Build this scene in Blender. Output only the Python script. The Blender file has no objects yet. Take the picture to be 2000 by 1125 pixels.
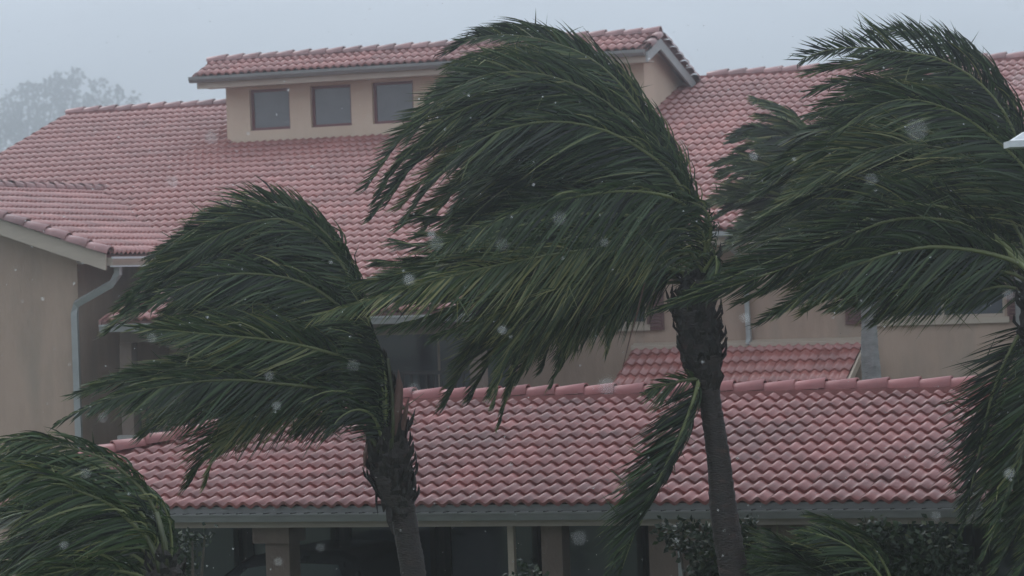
import bpy, bmesh, math, random
import numpy as np
from mathutils import Vector, Matrix

random.seed(7)
rng = np.random.default_rng(7)
S = bpy.context.scene
COL = S.collection

# ------------------------------------------------------------------ camera
FPX = 6131.0                                   # focal length in photo pixels (photo is 2000 wide)
PHI, ROLL, PITCH, HC = math.radians(20.55), math.radians(1.99), math.radians(-0.077), 5.0
_F = np.array([0, math.cos(PITCH), math.sin(PITCH)])
_U = np.array([0, -math.sin(PITCH), math.cos(PITCH)])
_R = np.array([1.0, 0, 0])
_c, _s = math.cos(ROLL), math.sin(ROLL)
CM = np.stack([_c * _R - _s * _U, _s * _R + _c * _U, _F])   # camera right, up, forward
CPOS = np.array([0, 0, HC])
cam = bpy.data.cameras.new('camera')
cam.lens = 36.0 * FPX / 2000.0
cam.sensor_width = 36.0
cam.sensor_fit = 'HORIZONTAL'
cam.clip_start, cam.clip_end = 0.1, 4000
cam.dof.use_dof = True
cam.dof.focus_distance = 31.0
cam.dof.aperture_fstop = 4.0
camo = bpy.data.objects.new('camera', cam)
COL.objects.link(camo)
m = Matrix.Identity(4)
for i in range(3):
    m[i][0], m[i][1], m[i][2], m[i][3] = CM[0][i], CM[1][i], -CM[2][i], CPOS[i]
camo.matrix_world = m
S.camera = camo

# ------------------------------------------------------------------ sky, sun, exposure
SUN_EL, SUN_AZ = math.radians(62), math.radians(-35)
w = bpy.data.worlds.new('World')
S.world = w
w.use_nodes = True
nt = w.node_tree
nt.nodes.clear()
sky = nt.nodes.new('ShaderNodeTexSky')
sky.sky_type = 'NISHITA'
sky.sun_disc = False
sky.sun_elevation = SUN_EL
sky.sun_rotation = SUN_AZ
sky.air_density, sky.dust_density, sky.ozone_density = 1.0, 6.0, 1.0
hs = nt.nodes.new('ShaderNodeHueSaturation')
hs.inputs['Saturation'].default_value = 0.12
mx = nt.nodes.new('ShaderNodeMixRGB')
mx.blend_type = 'MIX'
mx.inputs[0].default_value = 0.72
mx.inputs[2].default_value = (6.3, 7.2, 8.3, 1)         # the even grey of the rain cloud
bg = nt.nodes.new('ShaderNodeBackground')
bg.inputs['Strength'].default_value = 0.13
out = nt.nodes.new('ShaderNodeOutputWorld')
nt.links.new(sky.outputs[0], hs.inputs['Color'])
nt.links.new(hs.outputs[0], mx.inputs[1])
# an overcast sky is somewhat brighter overhead than at the horizon
tcw = nt.nodes.new('ShaderNodeTexCoord')
sxyz = nt.nodes.new('ShaderNodeSeparateXYZ')
mr_ = nt.nodes.new('ShaderNodeMapRange')
mr_.inputs['From Min'].default_value, mr_.inputs['From Max'].default_value = 0.0, 1.0
mr_.inputs['To Min'].default_value, mr_.inputs['To Max'].default_value = 1.0, 1.7
cmap = nt.nodes.new('ShaderNodeMapping')
cmap.inputs['Scale'].default_value = (5, 5, 11)
cn = nt.nodes.new('ShaderNodeTexNoise')
cn.inputs['Scale'].default_value = 1.4
cn.inputs['Detail'].default_value = 5
crm = nt.nodes.new('ShaderNodeMapRange')
crm.inputs['From Min'].default_value, crm.inputs['From Max'].default_value = 0.25, 0.75
crm.inputs['To Min'].default_value, crm.inputs['To Max'].default_value = 0.84, 1.14
cml = nt.nodes.new('ShaderNodeMath')
cml.operation = 'MULTIPLY'
nt.links.new(tcw.outputs['Generated'], cmap.inputs[0])
nt.links.new(cmap.outputs[0], cn.inputs['Vector'])
nt.links.new(cn.outputs['Fac'], crm.inputs['Value'])
nt.links.new(crm.outputs[0], cml.inputs[0])
nt.links.new(mr_.outputs[0], cml.inputs[1])
mul = nt.nodes.new('ShaderNodeVectorMath')
mul.operation = 'SCALE'
nt.links.new(tcw.outputs['Generated'], sxyz.inputs[0])
nt.links.new(sxyz.outputs['Z'], mr_.inputs['Value'])
nt.links.new(mx.outputs[0], mul.inputs[0])
nt.links.new(cml.outputs[0], mul.inputs['Scale'])
nt.links.new(mul.outputs[0], bg.inputs[0])
nt.links.new(bg.outputs[0], out.inputs[0])
sun = bpy.data.lights.new('sun', 'SUN')
sun.energy = 0.5
sun.angle = math.radians(40)
sun.color = (1.0, 0.97, 0.93)
suno = bpy.data.objects.new('sun', sun)
COL.objects.link(suno)
sd = Vector((math.sin(SUN_AZ) * math.cos(SUN_EL), math.cos(SUN_AZ) * math.cos(SUN_EL), math.sin(SUN_EL)))
suno.rotation_euler = (-sd).to_track_quat('-Z', 'Y').to_euler()
suno.location = (0, 0, 60)
vs = S.view_settings
vs.view_transform = 'Standard'
vs.look = 'None'
vs.exposure = 0.0
vs.gamma = 1.0
vs.use_curve_mapping = False
S.cycles.use_denoising = True
S.cycles.max_bounces = 8
S.cycles.volume_bounces = 1
S.cycles.transparent_max_bounces = 8

# ------------------------------------------------------------------ geometry helpers
EV = np.array([math.cos(PHI), -math.sin(PHI), 0.0])     # building frame: along the eaves
NV = np.array([math.sin(PHI), math.cos(PHI), 0.0])      # building frame: away from the street
ZV = np.array([0, 0, 1.0])


def W(a, b, z):
    return a * EV + b * NV + z * ZV


def P(u, v, Y):                                         # photo pixel at distance Y -> world point
    d = CM.T @ np.array([(u - 1000) / FPX, (562.5 - v) / FPX, 1.0])
    return CPOS + d * Y


def tag(o, label=None, cat=None, group=None, kind=None):
    if label: o['label'] = label
    if cat: o['category'] = cat
    if group: o['group'] = group
    if kind: o['kind'] = kind
    return o


def empty(name, loc, rz=0.0):
    o = bpy.data.objects.new(name, None)
    o.empty_display_size = 0.3
    COL.objects.link(o)
    o.location = loc
    o.rotation_euler = (0, 0, rz)
    return o


def link(name, me, parent=None, loc=None, rot=None):
    o = bpy.data.objects.new(name, me)
    COL.objects.link(o)
    if parent: o.parent = parent
    if loc is not None: o.location = loc
    if rot is not None: o.rotation_euler = rot
    return o


def mesh(name, V, Fc, mat, smooth=False):
    me = bpy.data.meshes.new(name)
    me.from_pydata([tuple(map(float, v)) for v in V], [], [tuple(f) for f in Fc])
    if mat: me.materials.append(mat)
    if smooth: me.polygons.foreach_set('use_smooth', [True] * len(me.polygons))
    me.update()
    return me


class MB:
    """collects shapes, links them as ONE mesh object"""
    def __init__(s): s.V, s.F = [], []

    def add(s, V, Fc):
        o = len(s.V)
        s.V += [tuple(v) for v in V]
        s.F += [tuple(i + o for i in f) for f in Fc]
        return s

    def box(s, x0, x1, y0, y1, z0, z1):
        return s.add([(x0, y0, z0), (x1, y0, z0), (x1, y1, z0), (x0, y1, z0),
                      (x0, y0, z1), (x1, y0, z1), (x1, y1, z1), (x0, y1, z1)],
                     [(3, 2, 1, 0), (4, 5, 6, 7), (0, 1, 5, 4), (1, 2, 6, 5), (2, 3, 7, 6), (3, 0, 4, 7)])

    def prism(s, poly, ax, c0, c1):
        """poly in the two other axes, extruded along axis ax"""
        def pt(p, c):
            q = list(p); q.insert(ax, c); return tuple(q)
        n = len(poly)
        V = [pt(p, c0) for p in poly] + [pt(p, c1) for p in poly]
        Fc = [tuple(range(n)), tuple(range(2 * n - 1, n - 1, -1))]
        Fc += [(i, i + n, (i + 1) % n + n, (i + 1) % n) for i in range(n)]
        return s.add(V, Fc)

    def tube(s, pts, rad, n=8, cap=True):
        pts = [Vector(p) for p in pts]
        V, Fc = [], []
        up = Vector((0.13, 0.2, 1)).normalized()
        for i, p in enumerate(pts):
            t = (pts[min(i + 1, len(pts) - 1)] - pts[max(i - 1, 0)]).normalized()
            x = t.cross(up)
            if x.length < 1e-3: x = t.cross(Vector((1, 0, 0)))
            x.normalize(); y = t.cross(x)
            r = rad[i] if hasattr(rad, '__len__') else rad
            for k in range(n):
                a = 2 * math.pi * k / n
                V.append(p + (x * math.cos(a) + y * math.sin(a)) * r)
        for i in range(len(pts) - 1):
            for k in range(n):
                k2 = (k + 1) % n
                Fc.append((i * n + k, i * n + k2, (i + 1) * n + k2, (i + 1) * n + k))
        if cap:
            Fc.append(tuple(range(n - 1, -1, -1)))
            Fc.append(tuple((len(pts) - 1) * n + k for k in range(n)))
        return s.add(V, Fc)

    def wall(s, a0, a1, z0, z1, b, th, holes=()):
        """wall facing -b with real openings (a0,a1,z0,z1) and their reveals"""
        xs = sorted({a0, a1} | {h[0] for h in holes} | {h[1] for h in holes})
        zs = sorted({z0, z1} | {h[2] for h in holes} | {h[3] for h in holes})
        for i in range(len(xs) - 1):
            for j in range(len(zs) - 1):
                cx, cz = (xs[i] + xs[i + 1]) / 2, (zs[j] + zs[j + 1]) / 2
                if any(h[0] < cx < h[1] and h[2] < cz < h[3] for h in holes): continue
                for bb, fl in ((b, 0), (b + th, 1)):
                    q = [(xs[i], bb, zs[j]), (xs[i + 1], bb, zs[j]), (xs[i + 1], bb, zs[j + 1]), (xs[i], bb, zs[j + 1])]
                    s.add(q, [(3, 2, 1, 0) if fl else (0, 1, 2, 3)])
        for h in holes:
            x0, x1, y0, y1 = h
            for q in (((x0, b, y0), (x1, b, y0), (x1, b + th, y0), (x0, b + th, y0)),
                      ((x0, b, y1), (x0, b + th, y1), (x1, b + th, y1), (x1, b, y1)),
                      ((x0, b, y0), (x0, b + th, y0), (x0, b + th, y1), (x0, b, y1)),
                      ((x1, b, y0), (x1, b, y1), (x1, b + th, y1), (x1, b + th, y0))):
                s.add(q, [(0, 1, 2, 3)])
        for q in (((a0, b, z0), (a0, b, z1), (a0, b + th, z1), (a0, b + th, z0)),
                  ((a1, b, z0), (a1, b + th, z0), (a1, b + th, z1), (a1, b, z1))):
            s.add(q, [(0, 1, 2, 3)])
        return s

    def build(s, name, mat, parent=None, smooth=False, off=(0, 0, 0)):
        V = [(v[0] - off[0], v[1] - off[1], v[2] - off[2]) for v in s.V]
        return link(name, mesh(name, V, s.F, mat, smooth), parent)


# ------------------------------------------------------------------ materials
def newmat(name):
    mt = bpy.data.materials.new(name)
    mt.use_nodes = True
    n = mt.node_tree.nodes
    return mt, mt.node_tree, n['Principled BSDF']


def noise_mat(name, c0, c1, scale, rough=(0.5, 0.7), bump=0.0, bscale=None, stretch=(1, 1, 1), objrand=0.0,
              dirt=None, spec=0.5, detail=6, dirt2=None):
    mt, t, b = newmat(name)
    g = t.nodes.new('ShaderNodeNewGeometry')
    mp = t.nodes.new('ShaderNodeMapping')
    mp.inputs['Scale'].default_value = stretch
    t.links.new(g.outputs['Position'], mp.inputs[0])
    nz = t.nodes.new('ShaderNodeTexNoise')
    nz.inputs['Scale'].default_value = scale
    nz.inputs['Detail'].default_value = detail
    nz.inputs['Roughness'].default_value = 0.65
    t.links.new(mp.outputs[0], nz.inputs['Vector'])
    cr = t.nodes.new('ShaderNodeValToRGB')
    cr.color_ramp.elements[0].position, cr.color_ramp.elements[1].position = 0.3, 0.7
    cr.color_ramp.elements[0].color = (*c0, 1)
    cr.color_ramp.elements[1].color = (*c1, 1)
    t.links.new(nz.outputs['Fac'], cr.inputs[0])
    col = cr.outputs[0]
    if objrand:
        oi = t.nodes.new('ShaderNodeObjectInfo')
        mr = t.nodes.new('ShaderNodeMapRange')
        mr.inputs['To Min'].default_value, mr.inputs['To Max'].default_value = 1 - objrand, 1 + objrand
        t.links.new(oi.outputs['Random'], mr.inputs['Value'])
        h = t.nodes.new('ShaderNodeHueSaturation')
        t.links.new(mr.outputs[0], h.inputs['Value'])
        t.links.new(col, h.inputs['Color'])
        col = h.outputs[0]
    if dirt:
        n2 = t.nodes.new('ShaderNodeTexNoise')
        n2.inputs['Scale'].default_value = dirt[1]
        n2.inputs['Detail'].default_value = 8
        t.links.new(mp.outputs[0], n2.inputs['Vector'])
        r2 = t.nodes.new('ShaderNodeValToRGB')
        r2.color_ramp.elements[0].position, r2.color_ramp.elements[1].position = dirt[2], dirt[2] + 0.15
        t.links.new(n2.outputs['Fac'], r2.inputs[0])
        m2 = t.nodes.new('ShaderNodeMixRGB')
        m2.inputs[2].default_value = (*dirt[0], 1)
        t.links.new(r2.outputs[0], m2.inputs[0])
        t.links.new(col, m2.inputs[1])
        col = m2.outputs[0]
    if dirt2:                                            # broad stains: colour, scale, threshold, strength, stretch
        mp2 = t.nodes.new('ShaderNodeMapping')
        mp2.inputs['Scale'].default_value = dirt2[4]
        t.links.new(g.outputs['Position'], mp2.inputs[0])
        n4 = t.nodes.new('ShaderNodeTexNoise')
        n4.inputs['Scale'].default_value = dirt2[1]
        n4.inputs['Detail'].default_value = 9
        n4.inputs['Roughness'].default_value = 0.7
        t.links.new(mp2.outputs[0], n4.inputs['Vector'])
        r4 = t.nodes.new('ShaderNodeMapRange')
        r4.inputs['From Min'].default_value, r4.inputs['From Max'].default_value = dirt2[2], dirt2[2] + 0.22
        r4.inputs['To Max'].default_value = dirt2[3]
        t.links.new(n4.outputs['Fac'], r4.inputs['Value'])
        m4 = t.nodes.new('ShaderNodeMixRGB')
        m4.inputs[2].default_value = (*dirt2[0], 1)
        t.links.new(r4.outputs[0], m4.inputs[0])
        t.links.new(col, m4.inputs[1])
        col = m4.outputs[0]
    t.links.new(col, b.inputs['Base Color'])
    rr = t.nodes.new('ShaderNodeMapRange')
    rr.inputs['To Min'].default_value, rr.inputs['To Max'].default_value = rough
    t.links.new(nz.outputs['Fac'], rr.inputs['Value'])
    t.links.new(rr.outputs[0], b.inputs['Roughness'])
    b.inputs['Specular IOR Level'].default_value = spec
    if bump:
        n3 = t.nodes.new('ShaderNodeTexNoise')
        n3.inputs['Scale'].default_value = bscale or scale * 6
        n3.inputs['Detail'].default_value = 8
        t.links.new(mp.outputs[0], n3.inputs['Vector'])
        bp = t.nodes.new('ShaderNodeBump')
        bp.inputs['Strength'].default_value = 1.0
        bp.inputs['Distance'].default_value = bump
        t.links.new(n3.outputs['Fac'], bp.inputs['Height'])
        t.links.new(bp.outputs[0], b.inputs['Normal'])
    return mt


def leaf_mat(name, c0, c1, c2, rough=0.4, trans=0.25, spec=0.4):
    """tint attribute: 0 deep green, 0.5 mid green, 1 dry"""
    mt, t, b = newmat(name)
    at = t.nodes.new('ShaderNodeAttribute')
    at.attribute_name = 'tint'
    cr = t.nodes.new('ShaderNodeValToRGB')
    e = cr.color_ramp.elements
    e[0].position, e[0].color = 0.0, (*c0, 1)
    e[1].position, e[1].color = 1.0, (*c2, 1)
    x = cr.color_ramp.elements.new(0.55); x.color = (*c1, 1)
    t.links.new(at.outputs['Fac'], cr.inputs[0])
    t.links.new(cr.outputs[0], b.inputs['Base Color'])
    b.inputs['Roughness'].default_value = rough
    b.inputs['Specular IOR Level'].default_value = spec
    tr = t.nodes.new('ShaderNodeBsdfTranslucent')
    t.links.new(cr.outputs[0], tr.inputs[0])
    ms = t.nodes.new('ShaderNodeMixShader')
    ms.inputs[0].default_value = trans
    o = t.nodes['Material Output']
    t.links.new(b.outputs[0], ms.inputs[1])
    t.links.new(tr.outputs[0], ms.inputs[2])
    t.links.new(ms.outputs[0], o.inputs['Surface'])
    return mt


def tile_mat(name, c0, c1, rough=(0.28, 0.44), wet=0.5, stain=0.75):
    mt = noise_mat(name, c0, c1, 3.0, rough=rough, bump=0.0025, bscale=60, objrand=0.16,
                     dirt=((0.13, 0.085, 0.08), 9.0, 0.64), spec=0.55,
                   dirt2=((0.10, 0.045, 0.042), 1.1, 0.46, stain, (1, 1, 1)))
    b = mt.node_tree.nodes['Principled BSDF']           # the film of rain water
    b.inputs['Coat Weight'].default_value = wet
    b.inputs['Coat Roughness'].default_value = 0.30
    return mt


M = {}
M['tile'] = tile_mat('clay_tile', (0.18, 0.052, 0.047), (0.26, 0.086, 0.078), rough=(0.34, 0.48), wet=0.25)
M['tile_hazed'] = tile_mat('clay_tile_hazed', (0.25, 0.082, 0.070), (0.33, 0.122, 0.106), rough=(0.32, 0.46), wet=0.5, stain=0.40)  # paler copy of the near tile: distance haze put into the colour
M['cap'] = noise_mat('ridge_tile', (0.22, 0.068, 0.066), (0.29, 0.098, 0.094), 4.0, rough=(0.34, 0.46), bump=0.002, bscale=60,
                     objrand=0.10, dirt=((0.17, 0.10, 0.09), 7.0, 0.68))
M['cap_hazed'] = tile_mat('ridge_tile_hazed', (0.25, 0.108, 0.10), (0.33, 0.15, 0.142), rough=(0.3, 0.4), wet=0.6)  # far ridge tiles, greyer than the near ones with haze in the colour
M['mortar'] = noise_mat('mortar', (0.20, 0.075, 0.07), (0.28, 0.11, 0.10), 9, rough=(0.7, 0.9), bump=0.006)
M['deck'] = noise_mat('roof_deck', (0.10, 0.04, 0.035), (0.14, 0.06, 0.05), 4, rough=(0.7, 0.9))
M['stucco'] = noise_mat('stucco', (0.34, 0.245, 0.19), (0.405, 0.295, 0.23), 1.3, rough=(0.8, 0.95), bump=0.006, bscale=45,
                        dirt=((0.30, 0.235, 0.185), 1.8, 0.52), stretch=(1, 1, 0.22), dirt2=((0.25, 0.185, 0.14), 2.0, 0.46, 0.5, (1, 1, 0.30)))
M['stucco_shaded'] = noise_mat('stucco_shaded', (0.12, 0.088, 0.072), (0.165, 0.122, 0.10), 1.6, rough=(0.8, 0.95), bump=0.006, bscale=45, stretch=(1, 1, 0.45))  # darkened stucco: the shade under the eaves is put into its colour
M['fascia_brown'] = noise_mat('fascia_brown', (0.26, 0.215, 0.18), (0.32, 0.27, 0.23), 3, rough=(0.5, 0.7), stretch=(1, 1, 4))
M['stucco_hazed'] = noise_mat('stucco_hazed', (0.53, 0.41, 0.31), (0.60, 0.47, 0.36), 1.3, rough=(0.8, 0.95), bump=0.006, bscale=45,
                             stretch=(1, 1, 0.45))  # dormer stucco, lightened to carry the haze in its colour
M['trim'] = noise_mat('painted_trim', (0.36, 0.295, 0.235), (0.42, 0.35, 0.28), 3, rough=(0.45, 0.65), stretch=(1, 1, 4), bump=0.001)
M['gutter'] = noise_mat('gutter_metal', (0.26, 0.27, 0.265), (0.33, 0.34, 0.335), 2.5, rough=(0.35, 0.5), stretch=(1, 1, 3))
M['gutter_dark'] = noise_mat('gutter_grey', (0.15, 0.15, 0.145), (0.20, 0.20, 0.19), 2.5, rough=(0.35, 0.55), stretch=(1, 1, 3),
                             dirt=((0.14, 0.15, 0.14), 3.0, 0.6))
M['frame'] = noise_mat('frame_red', (0.13, 0.035, 0.04), (0.17, 0.05, 0.055), 5, rough=(0.4, 0.6))
M['shutter'] = noise_mat('shutter_red', (0.085, 0.036, 0.034), (0.12, 0.05, 0.047), 5, rough=(0.5, 0.7))
M['glass'] = noise_mat('window_glass', (0.035, 0.045, 0.055), (0.05, 0.06, 0.075), 0.8, rough=(0.05, 0.12), spec=0.8)
M['glass_hazed'] = noise_mat('window_hazed_glass', (0.075, 0.078, 0.082), (0.12, 0.124, 0.13), 1.1, rough=(0.08, 0.15), spec=0.8)  # no blinds: haze and sky reflection painted as a paler pane colour
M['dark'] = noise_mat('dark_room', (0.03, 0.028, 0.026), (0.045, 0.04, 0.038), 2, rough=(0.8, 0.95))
M['paving'] = noise_mat('concrete', (0.22, 0.21, 0.20), (0.30, 0.29, 0.27), 1.5, rough=(0.3, 0.6), bump=0.004)
M['ground'] = noise_mat('ground_grass', (0.035, 0.055, 0.022), (0.06, 0.085, 0.035), 0.6, rough=(0.7, 0.95), bump=0.04, bscale=8)
M['bark'] = noise_mat('palm_bark', (0.010, 0.007, 0.006), (0.034, 0.022, 0.018), 5, rough=(0.5, 0.85), bump=0.02, bscale=26,
                      stretch=(1, 1, 2.6), dirt=((0.065, 0.032, 0.024), 4.0, 0.60))
M['bark_grey'] = noise_mat('palm_bark_grey', (0.13, 0.13, 0.125), (0.22, 0.22, 0.21), 4, rough=(0.7, 0.9), bump=0.015, stretch=(1, 1, 3))
M['fibre'] = noise_mat('palm_fibre', (0.006, 0.005, 0.0045), (0.024, 0.017, 0.013), 16, rough=(0.7, 0.95), bump=0.02, bscale=50,
                       stretch=(1, 1, 0.4))
M['petiole'] = noise_mat('petiole', (0.032, 0.038, 0.014), (0.07, 0.08, 0.03), 8, rough=(0.35, 0.55), objrand=0.2)
M['rib'] = noise_mat('frond_rib', (0.085, 0.10, 0.032), (0.14, 0.155, 0.055), 8, rough=(0.35, 0.5), objrand=0.3)
M['spathe'] = noise_mat('dry_spathe', (0.08, 0.04, 0.03), (0.14, 0.07, 0.055), 9, rough=(0.5, 0.7))
M['frond'] = leaf_mat('palm_leaf', (0.002, 0.006, 0.004), (0.042, 0.076, 0.025), (0.22, 0.21, 0.08), rough=0.42, trans=0.2, spec=0.32)
M['leaf'] = leaf_mat('shrub_leaf', (0.006, 0.013, 0.007), (0.022, 0.040, 0.015), (0.09, 0.09, 0.04), rough=0.45, trans=0.2)
M['tree_leaf'] = leaf_mat('tree_leaf', (0.03, 0.045, 0.025), (0.045, 0.065, 0.03), (0.07, 0.08, 0.04), rough=0.6, trans=0.2)
M['wood'] = noise_mat('tree_bark', (0.05, 0.04, 0.03), (0.09, 0.075, 0.06), 6, rough=(0.8, 0.95), bump=0.02)
M['carpaint'] = noise_mat('dark_paint', (0.010, 0.012, 0.016), (0.014, 0.016, 0.020), 2, rough=(0.2, 0.3))
M['rubber'] = noise_mat('rubber', (0.012, 0.012, 0.012), (0.02, 0.02, 0.02), 9, rough=(0.7, 0.9))
M['chrome'] = noise_mat('wheel_metal', (0.30, 0.30, 0.31), (0.36, 0.36, 0.37), 5, rough=(0.25, 0.4))
M['lampgrey'] = noise_mat('lamp_grey', (0.50, 0.52, 0.54), (0.58, 0.60, 0.62), 3, rough=(0.4, 0.55))

# ------------------------------------------------------------------ ground and haze
g = MB()
N = 24
xs = np.linspace(-1500, 1500, N + 1)
g.add([(x, y, 0) for y in xs + 300 for x in xs],
      [(j * (N + 1) + i, j * (N + 1) + i + 1, (j + 1) * (N + 1) + i + 1, (j + 1) * (N + 1) + i) for j in range(N) for i in range(N)])
tag(g.build('ground', M['ground']), kind='structure')

HAZE = 0.0024
hz = MB().box(-220, 180, -20, 720, -1.0, 58.0).build('haze', None)
hm = bpy.data.materials.new('rain_haze')
hm.use_nodes = True
ht = hm.node_tree
ht.nodes.clear()
pv = ht.nodes.new('ShaderNodeVolumePrincipled')
pv.inputs['Color'].default_value = (0.86, 0.89, 0.93, 1)
pv.inputs['Density'].default_value = HAZE
pv.inputs['Anisotropy'].default_value = 0.87       # rain scatters mostly forwards
ho = ht.nodes.new('ShaderNodeOutputMaterial')
ht.links.new(pv.outputs[0], ho.inputs['Volume'])
hz.data.materials.append(hm)
tag(hz, kind='stuff')

# ------------------------------------------------------------------ roof tiles
BW = 0.165                      # one barrel; a tile is two barrels wide
TW, EXP = 2 * BW, 0.38


def tile_profile(x):
    t = (x / BW) % 1.0
    return 0.046 * (0.5 - 0.5 * math.cos(2 * math.pi * t))


def tile_mesh(name, mat, length=0.42, nseg=14, th=0.036, width=TW, rise=0.038):
    V, Fc = [], []
    for i in range(nseg + 1):
        x = width * i / nseg
        z = tile_profile(x)
        V += [(x, 0.0, z + rise - th), (x, 0.0, z + rise), (x, length, z + 0.002)]
    for i in range(nseg):
        a, b = 3 * i, 3 * i + 3
        Fc += [(a, b, b + 1, a + 1), (a + 1, b + 1, b + 2, a + 2)]
    me = mesh(name, V, Fc, mat)
    me.polygons.foreach_set('use_smooth', [k % 2 == 1 for k in range(len(me.polygons))])
    return me


TILE = {}


def roof_field(parent, x_of, slope_len, rows, ncols, keep, mat, base, up, side, budget_px, exp=EXP, mkey='tile'):
    """tiles laid on a slope. base: point of the eave start (local abz), up: unit up-slope vector, side: unit vector along the eave.
    returns list of (screen rank, matrix)"""
    up, side, base = Vector(up), Vector(side), Vector(base)
    nrm = side.cross(up)
    out = []
    for r in range(rows):
        for c in range(ncols):
            p = base + side * (c * TW + x_of(r)) + up * (r * exp)
            mid = p + side * TW / 2 + up * exp / 2
            if not keep(mid): continue
            jz, jr = random.uniform(-0.003, 0.004), random.uniform(-0.006, 0.006)
            s2 = (side + up * jr).normalized()
            u2 = (up - side * jr + nrm * random.uniform(-0.006, 0.006)).normalized()
            n2 = s2.cross(u2)
            q = p + nrm * (0.012 + jz) + up * random.uniform(-0.006, 0.006)
            mtx = Matrix(((s2.x, u2.x, n2.x, q.x), (s2.y, u2.y, n2.y, q.y), (s2.z, u2.z, n2.z, q.z), (0, 0, 0, 1)))
            out.append((mid, mtx))
    return out


# the parts of the picture where the palms stand in front of the roofs
COVER = [
    [(905, 60), (1040, 45), (1130, 90), (1290, 280), (1390, 420), (1390, 600), (1330, 600), (1240, 740), (960, 820), (620, 640), (730, 360), (800, 200)],
    [(280, 420), (400, 370), (560, 390), (690, 470), (720, 600), (760, 760), (600, 870), (380, 900), (120, 820), (210, 630)],
    [(1550, 90), (1750, 20), (2000, 240), (2000, 640), (1400, 640), (1300, 590), (1440, 420), (1450, 260), (1640, 150)],
    [(725, 750), (800, 800), (800, 1125), (780, 1125), (720, 960)], [(1350, 740), (1410, 740), (1450, 1000), (1390, 1000)],
    [(0, 830), (130, 850), (330, 1000), (330, 1125), (0, 1125)], [(1330, 760), (1350, 780), (1270, 1000), (1200, 1000)],
    [(1890, 700), (2000, 650), (2000, 1125), (1880, 1125)],
]


def inside(u, v, poly):
    r = False
    for i in range(len(poly)):
        (x0, y0), (x1, y1) = poly[i - 1], poly[i]
        if (y0 > v) != (y1 > v) and u < (x1 - x0) * (v - y0) / (y1 - y0) + x0: r = not r
    return r


def px(p):
    q = CM @ (np.asarray(p) - CPOS)
    return 1000 + FPX * q[0] / q[2], 562.5 - FPX * q[1] / q[2], q[2]


def place_tiles(parent, items, mat, limit=300, key='tile', **kw):
    """the tiles that show largest become single objects, the rest one mesh"""
    me = TILE.setdefault(key, tile_mesh('tile', mat, **kw))
    seen, rest = [], []
    for mid, mtx in items:
        u, v, Y = px(W(*mid))
        if -30 < u < 2030 and -20 < v < 1140 and not any(inside(u, v, c) for c in COVER):
            seen.append((Y, mtx))
        else:
            rest.append(mtx)
    seen.sort(key=lambda t: t[0])
    rest += [t[1] for t in seen[limit:]]
    for Y, mtx in seen[:limit]:
        o = link('tile', me, parent)
        o.matrix_local = mtx
    if rest:
        vs_ = np.array([v.co for v in me.vertices])
        fs = [tuple(p.vertices) for p in me.polygons]
        V, Fc = [], []
        for mtx in rest:
            A = np.array(mtx)
            o0 = len(V)
            V += [tuple(r) for r in (vs_ @ A[:3, :3].T + A[:3, 3])]
            Fc += [tuple(i + o0 for i in f) for f in fs]
        mm = mesh('tile_field', V, Fc, mat)
        mm.polygons.foreach_set('use_smooth', [k % 2 == 1 for k in range(len(mm.polygons))])
        tag(link('tile_field', mm, parent), kind='stuff')


def cap_mesh(name, mat, length=0.43, w0=0.125, w1=0.105, h0=0.115, h1=0.09, n=9):
    """half-round ridge tile; the larger open end at x = length"""
    V, Fc = [], []
    for x, ww, hh in ((0, w1, h1), (length, w0, h0), (length, w0 - 0.018, h0 - 0.018), (length - 0.05, w0 - 0.018, h0 - 0.018)):
        for i in range(n + 1):
            a = math.pi * i / n
            V.append((x, -ww * math.cos(a), hh * math.sin(a) ** 0.8 - 0.01))
    k = n + 1
    for r in range(3):
        for i in range(n):
            Fc.append((r * k + i, (r + 1) * k + i, (r + 1) * k + i + 1, r * k + i + 1))
    me = mesh(name, V, Fc, mat)
    me.polygons.foreach_set('use_smooth', [j < n for j in range(len(me.polygons))])
    return me


CAP_NEAR = cap_mesh('ridge_cap', M['cap'])
CAP_FAR = cap_mesh('ridge_cap', M['cap_hazed'])


def run_caps(parent, p0, p1, exp=0.37, name='ridge_cap', scale=1.0, upv=(0, 0, 1), cap=None):
    """caps from p0 to p1, each larger end towards p1"""
    p0, p1 = Vector(p0), Vector(p1)
    d = (p1 - p0)
    n = max(1, int(round(d.length / exp)))
    st = d.length / n
    x = d.normalized()
    y = Vector(upv).cross(x).normalized()
    z = x.cross(y)
    for i in range(n):
        o = link(name, cap or CAP_FAR, parent)
        xx = (x + z * random.uniform(0.035, 0.06) + y * random.uniform(-0.01, 0.01)).normalized()
        yy = z.cross(xx).normalized()
        z2 = xx.cross(yy)
        p = p0 + x * (i * st) + z * random.uniform(-0.004, 0.004)
        o.matrix_local = Matrix(((xx.x * scale, yy.x * scale, z2.x * scale, p.x), (xx.y * scale, yy.y * scale, z2.y * scale, p.y),
                                 (xx.z * scale, yy.z * scale, z2.z * scale, p.z), (0, 0, 0, 1)))


def slab(mb, pts, th=0.05):
    """sloping deck: polygon with thickness below"""
    n = len(pts)
    V = [tuple(p) for p in pts] + [(p[0], p[1], p[2] - th) for p in pts]
    Fc = [tuple(range(n)), tuple(range(2 * n - 1, n - 1, -1))] + [(i, i + n, (i + 1) % n + n, (i + 1) % n) for i in range(n)]
    return mb.add(V, Fc)


def unit(v):
    v = Vector(v); v.normalize(); return v


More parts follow.
